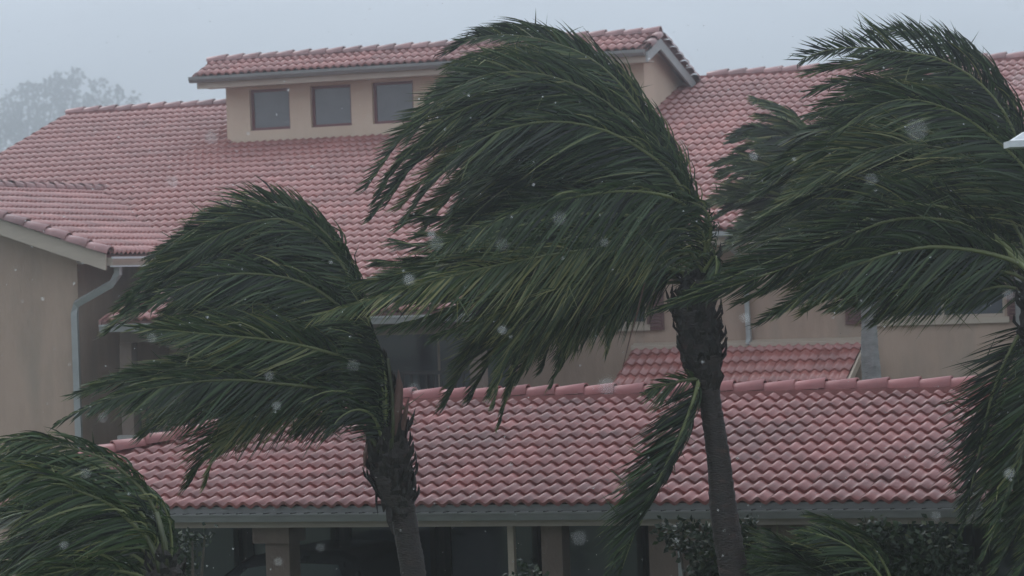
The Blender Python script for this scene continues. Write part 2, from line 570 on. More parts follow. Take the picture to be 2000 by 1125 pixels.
# ------------------------------------------------------------------ main building (coordinates a along the eaves, b away, z up)
TM, RB, RZ = 0.319, 59.45, 8.92                 # pitch, ridge b, ridge z
EBM, EZM = 49.55, 8.92 - 0.319 * (59.45 - 49.55)
AL, AR = -32.28, -4.0
main = tag(empty('main_building', (0, 0, 0), -PHI), 'large two storey tan stucco building with red clay tile roofs in the rain', 'building')
roof = slab(slab(MB(), [(AL, EBM, EZM), (AR, EBM, EZM), (AR, RB, RZ), (AL, RB, RZ)]),
            [(AL, RB + 0.003, RZ), (AR, RB + 0.003, RZ), (AR, RB + 9.9, EZM), (AL, RB + 9.9, EZM)]).build('roof', M['deck'], main)
WA0, WB0, WZ0, WT = -28.40, 46.35, 7.02, 0.34  # wing ridge a, gable b, ridge z, pitch
WEA = WA0 + 3.84                               # wing eave a
WEZ = WZ0 - WT * 3.84
DA0, DA1, DB = -27.11, -18.37, 56.5            # dormer wall


VA0, VA1, NX = -24.43, -17.8, 10              # where the roof runs on down over the balcony, ten courses more


def zmain(b): return EZM + TM * (b - EBM)
def zwing(a): return WZ0 - WT * abs(a - WA0)


def keep_main(p):
    if p.x < AL - 0.05 or p.x > AR: return False
    if p.y < EBM and not (VA0 < p.x < VA1): return False
    if p.y > RB - 0.02: return False
    if DA0 - 0.05 < p.x < DA1 + 0.05 and p.y > DB + 0.05: return False
    if abs(p.x - WA0) < 3.84 and zwing(p.x) > zmain(p.y) + 0.10: return False
    return True


upm = unit((0, 1, TM))
rows = int(math.hypot(RB - EBM, RZ - EZM) / EXP) + 1
it = roof_field(roof, lambda r: 0, 0, rows + NX, int((AR - AL) / TW), keep_main, None,
                tuple(Vector((AL, EBM - 0.03, EZM - 0.01)) - upm * (NX * EXP)), upm, (1, 0, 0), 0)
place_tiles(roof, it, M['tile_hazed'], limit=170, key='far', nseg=12)
run_caps(roof, (AL, RB, RZ + 0.05), (DA0 - 0.2, RB, RZ + 0.05))
run_caps(roof, (-18.0, RB, RZ + 0.05), (AR, RB, RZ + 0.05))
MB().box(AL + 0.02, AR - 0.02, RB - 0.11, RB + 0.11, RZ - 0.03, RZ + 0.055).build('ridge_mortar', M['mortar'], roof)

# walls
BWL = 50.2
WIN = [(-17.75, -16.43, 4.24, 5.25), (-12.42, -10.35, 4.20, 5.25), (-21.6, -18.9, 2.75, 4.9), (-24.6, -22.1, 2.75, 4.9)]
wl = MB().wall(-32.0, -4.3, 0, 5.62, BWL, 0.25, WIN)
wl.box(-32.0, -31.75, BWL + 0.253, 68.5, 0, 5.6)
wl.box(-4.55, -4.3, BWL + 0.253, 68.5, 0, 5.6)
wl.box(-32.0, -4.3, 68.5, 68.75, 0, 5.6)
wall = wl.build('wall', M['stucco'], main)
MB().box(-32.1, -4.2, EBM + 0.10, BWL - 0.003, EZM - 0.115, EZM - 0.085).build('soffit', M['trim'], main)


def window(parent, a0, a1, z0, z1, b, fr=0.05, fmat='frame', mull=0, sill=True, gmat='glass'):
    """frame part set back in its opening; pane sub-part behind it"""
    f = MB()
    y0, y1 = b + 0.09, b + 0.15
    f.box(a0, a0 + fr, y0, y1, z0, z1); f.box(a1 - fr, a1, y0, y1, z0, z1)
    f.box(a0 + fr, a1 - fr, y0, y1, z0, z0 + fr); f.box(a0 + fr, a1 - fr, y0, y1, z1 - fr, z1)
    for k in range(mull):
        c = a0 + (a1 - a0) * (k + 1) / (mull + 1)
        f.box(c - 0.02, c + 0.02, y0 + 0.005, y1 - 0.005, z0 + fr, z1 - fr)
    o = f.build('window', M[fmat], parent)
    MB().box(a0 + fr, a1 - fr, y1 - 0.04, y1 - 0.03, z0 + fr, z1 - fr).build('pane', M[gmat], o)
    if sill:
        MB().box(a0 - 0.08, a1 + 0.08, b - 0.06, b - 0.003, z0 - 0.10, z0 - 0.002).build('sill', M['trim'], o)
    return o


for i, (a0, a1, z0, z1) in enumerate(WIN):
    window(main, a0, a1, z0, z1, BWL, fmat='trim', mull=1)
# louvred shutters beside the upper windows
for a0 in (-16.40, -12.98, -10.30):
    sh = MB()
    z0, z1 = 4.14, 5.22
    sh.box(a0, a0 + 0.04, BWL - 0.05, BWL - 0.004, z0, z1); sh.box(a0 + 0.25, a0 + 0.29, BWL - 0.05, BWL - 0.004, z0, z1)
    sh.box(a0 + 0.04, a0 + 0.25, BWL - 0.05, BWL - 0.004, z0, z0 + 0.06); sh.box(a0 + 0.04, a0 + 0.25, BWL - 0.05, BWL - 0.004, z1 - 0.06, z1)
    so = sh.build('shutter', M['shutter'], main)
    ls = MB()
    for k in range(16):
        zz = z0 + 0.07 + k * (z1 - z0 - 0.16) / 16
        ls.prism([(BWL - 0.045, zz), (BWL - 0.038, zz), (BWL - 0.010, zz + 0.05), (BWL - 0.017, zz + 0.05)], 0, a0 + 0.04, a0 + 0.25)
    ls.build('louvre', M['shutter'], so)

# main eave gutter, fascia, downspouts
MB().prism([(EBM - 0.10, EZM - 0.02), (EBM - 0.10, EZM - 0.09), (EBM - 0.06, EZM - 0.12), (EBM + 0.02, EZM - 0.12), (EBM + 0.02, EZM - 0.02)],
           0, VA1 + 0.05, AR).build('gutter', M['gutter'], main)
MB().box(VA1 + 0.05, AR, EBM + 0.024, EBM + 0.07, EZM - 0.24, EZM - 0.03).build('fascia', M['trim'], main)


def downspout(parent, pts, wd=0.05, mat='gutter'):
    m_ = MB()
    m_.tube(pts, wd, n=4)
    return m_.build('downspout', M[mat], parent)


downspout(main, [(-14.78, EBM + 0.05, EZM - 0.12), (-14.78, EBM + 0.05, EZM - 0.25), (-14.66, BWL - 0.09, EZM - 0.50), (-14.62, BWL - 0.09, 3.95),
                 (-14.62, BWL - 0.16, 3.84)], 0.055)
downspout(main, [(-10.10, EBM + 0.05, EZM - 0.12), (-10.10, BWL - 0.09, EZM - 0.45), (-10.10, BWL - 0.09, 0.1)], 0.075, 'gutter_dark')

# lean-to roof on the main wall
LT = 0.47
lean = slab(MB(), [(-16.65, 48.2, 2.90), (-12.70, 48.2, 2.90), (-12.70, BWL - 0.003, 2.90 + LT * 2.0), (-16.65, BWL - 0.003, 2.90 + LT * 2.0)]).build('lean_to_roof', M['deck'], main)
it = roof_field(lean, lambda r: 0, 0, 6, 12, lambda p: p.x < -12.70 and p.y < 50.2, None, (-16.65, 48.17, 2.89), unit((0, 1, LT)), (1, 0, 0), 0)
place_tiles(lean, it, M['tile_hazed'], limit=60, key='far')
MB().prism([(48.15, 2.80), (BWL - 0.004, 3.76), (BWL - 0.004, 3.90), (48.15, 2.94)], 0, -12.655, -12.62).build('rake_board', M['trim'], lean)
MB().prism([(BWL - 0.17, 3.82), (BWL - 0.004, 3.85), (BWL - 0.004, 3.93), (BWL - 0.17, 3.885)], 0, -16.66, -12.68).build('flashing', M['trim'], lean)
MB().box(-16.6, -16.45, 48.35, 48.5, 0, 2.85).box(-12.9, -12.75, 48.35, 48.5, 0, 2.85).build('post', M['trim'], lean)

# balcony roof left of it, next to the wing
VT = TM
VB = EBM - upm.y * NX * EXP
VZ = zmain(VB)
bal = slab(MB(), [(VA0, VB, VZ), (VA1, VB, VZ), (VA1, EBM - 0.004, EZM - 0.001), (VA0, EBM - 0.004, EZM - 0.001)]).build('balcony_roof', M['deck'], main)
MB().prism([(VB, VZ - 0.16), (EBM, EZM - 0.16), (EBM, EZM + 0.03), (VB, VZ + 0.03)], 0, VA0 - 0.06, VA0 - 0.02).build('rake_board', M['cap_hazed'], bal)
MB().box(VA0, VA1, VB - 0.11, VB - 0.01, VZ - 0.17, VZ - 0.05).build('gutter', M['gutter_dark'], bal)
MB().box(VA0, VA1, VB - 0.125, VB - 0.113, VZ - 0.075, VZ - 0.045).build('gutter_lip', M['gutter'], bal)
MB().box(VA0 + 0.1, VA1 - 0.1, VB + 0.40, VB + 0.52, VZ - 0.36, VZ - 0.10).build('beam', M['stucco_shaded'], bal)
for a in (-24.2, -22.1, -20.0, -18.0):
    MB().box(a - 0.11, a + 0.11, VB + 0.35, VB + 0.57, 0, VZ - 0.363).build('post', M['stucco_shaded'], bal)
MB().box(VA0 + 0.05, VA1, VB + 0.30, BWL - 0.004, 2.55, 2.72).build('balcony_floor', M['paving'], bal)
rl = MB()
rl.box(VA0 + 0.1, VA1 - 0.1, VB + 0.44, VB + 0.49, 3.60, 3.66)
for k in range(50): rl.box(-24.3 + k * 0.128, -24.27 + k * 0.128, VB + 0.45, VB + 0.48, 2.72, 3.60)
rl.build('railing', M['rubber'], bal)

# ------------------------------------------------------------------ dormer (the raised clerestory with six small windows)
DRB, DRZ = 56.75, 9.61
DEB, DEZ = 55.93, 9.30
hw = []
for k in range(6):
    a0 = -26.60 + k * 1.32
    hw.append((a0, a0 + 0.87, 8.21, 9.02))
dw = MB().wall(DA0, DA1, 7.6, 9.40, DB, 0.2, hw)
for a0, a1 in ((DA1 - 0.2, DA1), (DA0, DA0 + 0.2)):
    dw.prism([(DB + 0.203, 7.7), (60.2, 8.2), (60.2, 8.52), (DRB + 0.1, 9.60), (DB + 0.203, 9.48)], 0, a0, a1)
dor = dw.build('dormer_wall', M['stucco_hazed'], main)
for h in hw: window(main, *h, DB, fr=0.055, sill=False, gmat='glass_hazed')
x0, x1 = DA0 - 0.48, DA1 + 0.24
up_d = unit((0, DRB - DEB, DRZ - DEZ))
dr = MB()
slab(dr, [(x0, DEB, DEZ), (x1, DEB, DEZ), (x1, DRB, DRZ), (x0, DRB, DRZ)])
slab(dr, [(x0, DRB + 0.002, DRZ), (x1, DRB + 0.002, DRZ), (x1, 60.4, DRZ - 0.335 * 3.65), (x0, 60.4, DRZ - 0.335 * 3.65)])
droof = dr.build('dormer_roof', M['deck'], main)
nd = int((x1 - x0) / TW)
ed = math.hypot(DRB - DEB, DRZ - DEZ) / 2.75
it = roof_field(droof, lambda r: 0.06, 0, 3, nd, lambda p: True, None, (x0, DEB - 0.03, DEZ - 0.01), up_d, (1, 0, 0), 0, exp=ed)
place_tiles(droof, it, M['tile_hazed'], limit=90, key='far')
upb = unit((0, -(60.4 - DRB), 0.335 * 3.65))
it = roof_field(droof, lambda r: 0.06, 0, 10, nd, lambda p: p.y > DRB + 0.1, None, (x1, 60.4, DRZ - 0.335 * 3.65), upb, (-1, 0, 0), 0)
place_tiles(droof, it, M['tile_hazed'], limit=0, key='far')
run_caps(droof, (x0, DRB, DRZ + 0.05), (x1 - 0.02, DRB, DRZ + 0.05))
MB().box(x0 + 0.02, x1 - 0.02, DRB - 0.10, DRB + 0.10, DRZ - 0.03, DRZ + 0.05).build('ridge_mortar', M['mortar'], droof)
# rake tiles down the right gable end
run_caps(droof, (x1 + 0.02, DRB + 0.1, DRZ + 0.0), (x1 + 0.02, 59.55, DRZ - 0.335 * 2.8), name='rake_tile', scale=0.9)
run_caps(droof, (x1 + 0.02, DRB - 0.05, DRZ + 0.0), (x1 + 0.02, DEB - 0.02, DEZ + 0.02), name='rake_tile', scale=0.9)
# fascia, gutter and rake boards
MB().box(x0 + 0.12, x1 - 0.01, DEB + 0.02, DEB + 0.06, DEZ - 0.24, DEZ - 0.055).build('fascia', M['trim'], droof)
MB().prism([(DEB - 0.12, DEZ - 0.005), (DEB - 0.12, DEZ - 0.06), (DEB - 0.08, DEZ - 0.12), (DEB + 0.017, DEZ - 0.12), (DEB + 0.017, DEZ - 0.005)], 0,
           x0, x1 - 0.01).build('gutter', M['gutter_dark'], droof)
MB().box(x0 + 0.15, x1 - 0.03, DEB + 0.063, DB - 0.003, DEZ - 0.22, DEZ - 0.19).build('soffit', M['trim'], droof)
rb = MB()
rb.prism([(DEB + 0.0, DEZ - 0.24), (DEB + 0.0, DEZ - 0.06), (DRB, DRZ - 0.055), (DRB, DRZ - 0.26)], 0, x1 - 0.005, x1 + 0.035)
rb.prism([(DRB + 0.001, DRZ - 0.26), (DRB + 0.001, DRZ - 0.055), (59.9, DRZ - 0.055 - 0.335 * 3.15), (59.9, DRZ - 0.26 - 0.335 * 3.15)], 0, x1 - 0.005, x1 + 0.035)
rb.build('rake_board', M['gutter'], droof)

# ------------------------------------------------------------------ gable wing at the left
wr = MB()
slab(wr, [(WEA, WB0, WEZ), (WEA, 55.0, WEZ), (WA0, 55.0, WZ0), (WA0, WB0, WZ0)])
slab(wr, [(WA0 - 0.003, WB0, WZ0), (WA0 - 0.003, 55.0, WZ0), (2 * WA0 - WEA, 55.0, WEZ), (2 * WA0 - WEA, WB0, WEZ)])
wroof = wr.build('wing_roof', M['deck'], main)


def keep_wing(p):
    return zwing(p.x) > zmain(p.y) - 0.02 and p.x > WA0 + 0.02 and p.x < WEA + 0.3


upw = unit((-1, 0, WT))
it = roof_field(wroof, lambda r: 0.10, 0, 11, 28, keep_wing, None, (WEA + 0.03, WB0, WEZ - 0.01), upw, (0, 1, 0), 0)
place_tiles(wroof, it, M['tile_hazed'], limit=110, key='far')
run_caps(wroof, (WA0, 53.9, WZ0 + 0.05), (WA0, WB0, WZ0 + 0.05))
MB().box(WA0 - 0.11, WA0 + 0.11, WB0 + 0.02, 53.9, WZ0 - 0.03, WZ0 + 0.05).build('ridge_mortar', M['mortar'], wroof)
run_caps(wroof, (WA0, WB0 + 0.02, WZ0 + 0.03), (WEA + 0.02, WB0 + 0.02, WEZ + 0.03), exp=0.40, name='rake_tile', scale=1.12)
run_caps(wroof, (WA0, WB0 + 0.02, WZ0 + 0.03), (2 * WA0 - WEA, WB0 + 0.02, WEZ + 0.03), exp=0.40, name='rake_tile', scale=1.12)
rk = MB()
rk.prism([(WA0, WZ0 + 0.005), (WEA + 0.02, WEZ + 0.005), (WEA + 0.02, WEZ - 0.26), (WA0, WZ0 - 0.26)], 1, WB0 - 0.02, WB0 + 0.03)
rk.prism([(WA0 - 0.002, WZ0 + 0.005), (WA0 - 0.002, WZ0 - 0.26), (2 * WA0 - WEA, WEZ - 0.26), (2 * WA0 - WEA, WEZ + 0.005)], 1, WB0 - 0.02, WB0 + 0.03)
rk.build('rake_board', M['trim'], wroof)
WC = -25.38                                    # corner of the wing wall
WBW = 46.9
ww = MB()
ww.add([(2 * WA0 - WC, WBW, 0), (WC, WBW, 0), (WC, WBW, zwing(WC) - 0.06), (WA0, WBW, WZ0 - 0.06), (2 * WA0 - WC, WBW, zwing(WC) - 0.06)], [(0, 1, 2, 3, 4)])
ww.add([(WC, WBW, 0), (WC, BWL - 0.003, 0), (WC, BWL - 0.003, zwing(WC) - 0.06), (WC, WBW, zwing(WC) - 0.06)], [(0, 1, 2, 3)])
ww.add([(2 * WA0 - WC, WBW, 0), (2 * WA0 - WC, WBW, zwing(WC) - 0.06), (2 * WA0 - WC, BWL - 0.003, zwing(WC) - 0.06), (2 * WA0 - WC, BWL - 0.003, 0)], [(0, 1, 2, 3)])
ww.build('wing_wall', M['stucco'], main)
MB().box(WC + 0.003, WEA - 0.05, WBW, 50.1, WEZ - 0.13, WEZ - 0.10).build('soffit', M['trim'], main)
gt = MB()
gt.prism([(WEA - 0.01, WEZ - 0.05), (WEA + 0.12, WEZ - 0.05), (WEA + 0.12, WEZ - 0.10), (WEA + 0.08, WEZ - 0.18), (WEA - 0.01, WEZ - 0.18)], 1, WB0 + 0.06, 49.4)
gt.build('gutter', M['trim'], wroof)
MB().box(WEA + 0.10, WEA + 0.135, WB0 + 0.05, 49.4, WEZ - 0.07, WEZ - 0.035).box(WEA + 0.07, WEA + 0.125, WB0 + 0.05, 49.4, WEZ - 0.205, WEZ - 0.183).build('gutter_lip', M['lampgrey'], wroof)
downspout(wroof, [(WEA + 0.03, WBW - 0.16, WEZ - 0.18), (WEA + 0.03, WBW - 0.16, WEZ - 0.32), (WEA - 0.1, WBW - 0.14, WEZ - 0.48), (WC - 0.0, WBW - 0.07, WEZ - 0.80),
                  (WC - 0.04, WBW - 0.07, WEZ - 0.95), (WC - 0.04, WBW - 0.07, 0.05)], 0.075)

# ------------------------------------------------------------------ covered walkway in front
LTP, LEB, LEZ = 0.220, 31.66, 2.60
LRB = 36.0
LRZ = LEZ + LTP * (LRB - LEB)
LRA = -15.66                                   # where the hip meets the ridge
LEA = LRA - (LRB - LEB)
LAR = -1.0
walk = tag(empty('covered_walkway', (0, 0, 0), -PHI), 'low covered walkway with pink red hipped tile roof and grey gutter in front', 'walkway')
d_ = MB()
slab(d_, [(LEA, LEB, LEZ), (LAR, LEB, LEZ), (LAR, LRB, LRZ), (LRA, LRB, LRZ)])
slab(d_, [(LRA, LRB + 0.003, LRZ), (LAR, LRB + 0.003, LRZ), (LAR, 2 * LRB - LEB, LEZ), (LEA, 2 * LRB - LEB, LEZ)])
slab(d_, [(LEA - 0.003, LEB, LEZ), (LRA - 0.003, LRB, LRZ), (LEA - 0.003, 2 * LRB - LEB, LEZ)])
lroof = d_.build('roof', M['deck'], walk)
upl = unit((0, 1, LTP))
nrow = 12
it = roof_field(lroof, lambda r: 0, 0, nrow, int((LAR - LEA) / TW), lambda p: p.y < LRB and p.x - LEA > (p.y - LEB) * 0.97, None,
                (LEA, LEB - 0.04, LEZ - 0.012), upl, (1, 0, 0), 0, exp=math.hypot(LRB - LEB, LRZ - LEZ) / 11.75)
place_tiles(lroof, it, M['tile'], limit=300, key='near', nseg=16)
it = roof_field(lroof, lambda r: 0, 0, nrow, int((LAR - LEA) / TW), lambda p: p.y > LRB and p.x - LEA > (2 * LRB - LEB - p.y), None,
                (LAR, 2 * LRB - LEB + 0.04, LEZ - 0.012), unit((0, -1, LTP)), (-1, 0, 0), 0)
place_tiles(lroof, it, M['tile'], limit=0, key='near')
it = roof_field(lroof, lambda r: 0, 0, nrow, 28, lambda p: (p.x - LEA) < min(p.y - LEB, 2 * LRB - LEB - p.y), None,
                (LEA - 0.04, 2 * LRB - LEB, LEZ - 0.012), unit((1, 0, LTP)), (0, -1, 0), 0)
place_tiles(lroof, it, M['tile'], limit=0, key='near')
run_caps(lroof, (LRA, LRB, LRZ + 0.075), (LAR, LRB, LRZ + 0.075), exp=0.375, scale=1.06, cap=CAP_NEAR)
run_caps(lroof, (LRA, LRB, LRZ + 0.08), (LEA, LEB, LEZ + 0.08), exp=0.40, scale=1.06, name='hip_cap', cap=CAP_NEAR)
MB().box(LRA + 0.05, LAR - 0.02, LRB - 0.135, LRB + 0.135, LRZ - 0.04, LRZ + 0.075).build('ridge_mortar', M['mortar'], lroof)
hm_ = MB()
dd = Vector((LEA - LRA, LEB - LRB, LEZ - LRZ)); L_ = dd.length; dd.normalize()
hm_.tube([Vector((LRA, LRB, LRZ)) + dd * (k * L_ / 10) for k in range(11)], 0.085, n=8)
hm_.build('ridge_mortar', M['mortar'], lroof)
# eave: bird stop, gutter with hangers, fascia, soffit
MB().box(LEA, LAR, LEB - 0.016, LEB - 0.003, LEZ - 0.060, LEZ + 0.022).build('bird_stop', M['gutter_dark'], walk)
MB().prism([(LEB - 0.13, LEZ - 0.055), (LEB - 0.13, LEZ - 0.075), (LEB - 0.115, LEZ - 0.14), (LEB + 0.003, LEZ - 0.14), (LEB + 0.003, LEZ - 0.055)], 0,
           LEA - 0.1, LAR).build('gutter', M['gutter_dark'], walk)
MB().box(LEA - 0.1, LAR, LEB - 0.14, LEB - 0.127, LEZ - 0.066, LEZ - 0.050).build('gutter_lip', M['gutter_dark'], walk)
hg = MB()
k = LEA + 0.2
while k < LAR:
    hg.box(k, k + 0.02, LEB - 0.125, LEB, LEZ - 0.052, LEZ - 0.046); hg.box(k, k + 0.018, LEB - 0.140, LEB - 0.122, LEZ - 0.052, LEZ - 0.040)
    k += 0.165
tag(hg.build('gutter_hanger', M['rubber'], walk), kind='stuff')
MB().box(LEA - 0.02, LAR, LEB + 0.02, LEB + 0.06, LEZ - 0.215, LEZ - 0.143).build('fascia', M['fascia_brown'], walk)
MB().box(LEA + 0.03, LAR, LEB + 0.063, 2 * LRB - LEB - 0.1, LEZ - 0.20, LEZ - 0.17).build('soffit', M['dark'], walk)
# columns
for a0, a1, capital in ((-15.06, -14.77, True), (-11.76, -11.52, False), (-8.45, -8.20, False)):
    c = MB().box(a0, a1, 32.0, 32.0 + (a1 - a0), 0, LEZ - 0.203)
    co = c.build('column', M['stucco_shaded'], walk)
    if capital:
        MB().box(a0 - 0.11, a1 + 0.05, 31.90, 32.0 + (a1 - a0) + 0.06, 2.19, LEZ - 0.206).build('capital', M['stucco_shaded'], co)
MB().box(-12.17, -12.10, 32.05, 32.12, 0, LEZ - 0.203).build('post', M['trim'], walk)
MB().box(-10.55, -8.46, 32.05, 32.25, 0, LEZ - 0.203).build('end_wall', M['stucco_shaded'], walk)
# dark glazed back wall
BG = 35.3
bw_ = MB()
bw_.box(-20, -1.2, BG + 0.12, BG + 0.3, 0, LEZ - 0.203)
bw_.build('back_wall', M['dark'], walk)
k = -19.5
while k < -2.0:
    f = MB()
    f.box(k, k + 0.07, BG, BG + 0.117, 0.02, 2.3); f.box(k + 1.13, k + 1.20, BG, BG + 0.117, 0.02, 2.3)
    f.box(k + 0.07, k + 1.13, BG, BG + 0.117, 0.02, 0.16); f.box(k + 0.07, k + 1.13, BG, BG + 0.117, 2.2, 2.3)
    fo = f.build('glass_door', M['rubber'], walk)
    MB().box(k + 0.07, k + 1.13, BG + 0.05, BG + 0.06, 0.16, 2.2).build('pane', M['glass'], fo)
    k += 1.32
MB().box(LEA + 0.4, LAR, 31.75, 40.0, 0.0, 0.12).build('floor_slab', M['paving'], walk)
downspout(walk, [(-10.18, 31.98, LEZ - 0.5), (-10.18, 31.98, 0.15)], 0.03, 'gutter')

# ------------------------------------------------------------------ pickup truck parked under the roof
def pickup():
    c = W(-15.6, 34.0, 0.12)
    t = tag(empty('pickup_truck', c, -PHI), 'dark pickup truck parked in shade behind walkway column with pale capital', 'truck')
    sec = [(-2.7, 0.45), (-2.75, 0.75), (-2.6, 1.05), (-1.1, 1.18), (-0.25, 1.80), (0.1, 1.87), (0.9, 1.86), (1.12, 1.78), (1.30, 1.20), (2.7, 1.18), (2.75, 0.5)]
    body = MB()
    ws = [0.85, 0.92, 0.95, 0.95, 0.76, 0.73, 0.73, 0.76, 0.95, 0.95, 0.92]
    n = len(sec)
    V = [(x, -w_, z) for (x, z), w_ in zip(sec, ws)] + [(x, w_, z) for (x, z), w_ in zip(sec, ws)]
    body.add(V, [tuple(range(n))[::-1], tuple(range(n, 2 * n))] + [(i, (i + 1) % n, (i + 1) % n + n, i + n) for i in range(n)])
    bo = body.build('body', M['carpaint'], t)
    bv = bo.modifiers.new('bevel', 'BEVEL'); bv.width = 0.06; bv.segments = 3; bv.limit_method = 'ANGLE'
    for s_ in (-1, 1):
        MB().prism([(-0.75, 1.24), (-0.2, 1.68), (0.25, 1.74), (0.25, 1.24)], 1, s_ * 0.93, s_ * 0.80).build('side_window', M['glass'], t)
        MB().prism([(0.33, 1.24), (0.33, 1.74), (0.95, 1.72), (1.12, 1.24)], 1, s_ * 0.93, s_ * 0.80).build('side_window', M['glass'], t)
    MB().add([(-1.06, -0.86, 1.24), (-1.06, 0.86, 1.24), (-0.29, 0.70, 1.79), (-0.29, -0.70, 1.79)], [(0, 3, 2, 1)]).build('windscreen', M['glass'], t)
    for x in (-1.75, 1.75):
        for s_ in (-1, 1):
            wh = MB()
            wh.tube([(x, s_ * 0.72, 0.40), (x, s_ * 0.96, 0.40)], 0.40, n=20)
            wo = wh.build('wheel', M['rubber'], t)
            MB().tube([(x, s_ * 0.93, 0.40), (x, s_ * 0.975, 0.40)], 0.24, n=16).build('rim', M['chrome'], wo)
    for s_ in (-1, 1):
        MB().box(-2.79, -2.70, s_ * 0.55, s_ * 0.88, 0.78, 0.95).build('headlight', M['lampgrey'], t)


pickup()

# ------------------------------------------------------------------ palms
def catmull(pts, n):
    pts = np.asarray(pts, float)
    p = np.vstack([2 * pts[0] - pts[1], pts, 2 * pts[-1] - pts[-2]])
    o = []
    for i in range(1, len(p) - 2):
        for t in np.linspace(0, 1, 14, endpoint=False):
            a, b, c, d = p[i - 1], p[i], p[i + 1], p[i + 2]
            o.append(0.5 * (2 * b + (c - a) * t + (2 * a - 5 * b + 4 * c - d) * t * t + (3 * b - a - 3 * c + d) * t ** 3))
    o.append(pts[-1])
    o = np.array(o)
    L = np.r_[0, np.cumsum(np.linalg.norm(np.diff(o, axis=0), axis=1))]
    s = np.linspace(0, L[-1], n)
    return np.stack([np.interp(s, L, o[:, k]) for k in range(o.shape[1])], 1), L[-1]


LSC = 1.18
WIND = np.array([-1.0, 0.12, 0.0])


def norm(v):
    return v / max(1e-9, np.linalg.norm(v))


def frond(palm, base, pts, Y, dY=0.0, bow=0.0, Lu=0.62, Ll=0.72, kw=0.8, kg=0.45, s0=0.14, dry=0.0, dens=1.0, psi=None, r0=0.024, width=0.021, ragged=0.14, ang=1.0, dry_fixed=None):
    """one frond: leaflets mesh (the part) with its rachis as a sub-part. pts: course of the rachis, read off the photo"""
    n = len(pts)
    wp = []
    for i, (u, v) in enumerate(pts):
        t = i / (n - 1)
        wp.append(P(u, v, Y + dY * t + bow * math.sin(math.pi * t)))
    c, L = catmull(wp, 44)
    c = c - base
    T = np.gradient(c, axis=0)
    T /= np.linalg.norm(T, axis=1)[:, None]
    if psi is None: psi = rng.uniform(-0.7, 0.7)
    V, Fc, tint = [], [], []
    cnt = int(L / 0.0165 * dens)
    sweep = rng.uniform(0.85, 1.15)
    cf1, cf2 = rng.uniform(18, 34), rng.uniform(45, 80)
    cp1, cp2 = rng.uniform(0, 6, 2)
    dry = dry + rng.normal(0, 0.13)
    if dry_fixed is not None: dry = dry_fixed
    for side in (-1, 1):
        LL = Lu if side < 0 else Ll
        if LL <= 0: continue
        for q in range(cnt):
            s = s0 + (1 - s0) * (q + rng.uniform(-0.4, 0.4)) / cnt
            s = min(max(s, 0), 0.995)
            if rng.random() < ragged * 0.6 + (0.45 if math.sin(s * cf1 + cp1) + math.sin(s * cf2 + cp2) > 1.15 else 0): continue
            x = s * 43
            i = int(x); fr = x - i
            p = c[i] * (1 - fr) + c[min(i + 1, 43)] * fr
            t = T[i]
            dn = norm(np.cross(t, np.array([0, 1.0, 0])))          # towards the lower side in view
            dp = norm(np.cross(t, dn))
            sv = side * dn * math.cos(psi) + dp * (math.sin(psi) * side + 0.35)
            sv = norm(sv)
            al = (0.55 + 0.75 * s) * ang
            d0 = norm(sv * math.cos(al) + t * math.sin(al) + rng.normal(0, 0.10, 3))
            ln = LL * (0.45 + 0.55 * math.sin(math.pi * min(1.0, 0.12 + s * 1.05))) * (1 - 0.45 * max(0, s - 0.75) / 0.25)
            ln *= rng.uniform(0.82, 1.12)
            if rng.random() < ragged: ln *= rng.uniform(0.35, 0.8)
            ex = max(0.0, sv[0] - 0.15)
            ln *= (1 - 0.4 * ex) * LSC
            wd = width * rng.uniform(0.75, 1.15) * (0.7 + 0.3 * math.sin(math.pi * s))
            # wind and weight act more towards the tip of each leaflet
            f = WIND * (kw + 1.6 * ex) * sweep * rng.uniform(0.8, 1.2) + np.array([0, 0, -1.0]) * kg * rng.uniform(0.7, 1.3)
            nrm = norm(np.cross(t, sv) + rng.normal(0, 0.45, 3))
            nseg = 5
            pos = p.copy()
            kink = rng.normal(0, 0.9, 3) if rng.random() < 0.12 else None
            o = len(V)
            tc = min(1.0, max(0.0, rng.normal(0.27, 0.21) + dry * rng.uniform(0.4, 1.0)))
            for k in range(nseg + 1):
                a = k / nseg
                d = norm(d0 + f * (0.10 + 1.15 * a))
                if kink is not None and a > 0.45: d = norm(d + kink)
                wv = np.cross(d, nrm)
                wv = wv / max(1e-6, np.linalg.norm(wv))
                hwid = 0.5 * wd * (0.55 + 1.8 * a if a < 0.25 else 1.0 - ((a - 0.25) / 0.75) ** 1.6)
                if k == nseg:
                    V.append(pos.copy())
                else:
                    fold = nrm * hwid * 0.35
                    V.append(pos + wv * hwid + fold); V.append(pos - wv * hwid + fold)
                pos = pos + d * ln / nseg
            for k in range(nseg - 1):
                b = o + 2 * k
                Fc.append((b, b + 1, b + 3, b + 2)); tint.append(min(1, tc + 0.10 * k / nseg))
            b = o + 2 * (nseg - 1)
            Fc.append((b, b + 1, b + 2)); tint.append(min(1, tc + 0.25))
    me = mesh('frond', V, Fc, M['frond'])
    at = me.attributes.new('tint', 'FLOAT', 'FACE')
    at.data.foreach_set('value', tint)
    o = link('frond', me, palm)
    rad = [r0 * (1 - 0.86 * (k / 43) ** 0.7) + 0.0015 for k in range(44)]
    rm = MB().tube(c[::2].tolist() + [c[-1].tolist()], rad[::2] + [rad[-1]], n=6)
    rm.build('rachis', M['rib'], o, smooth=True)
    return o


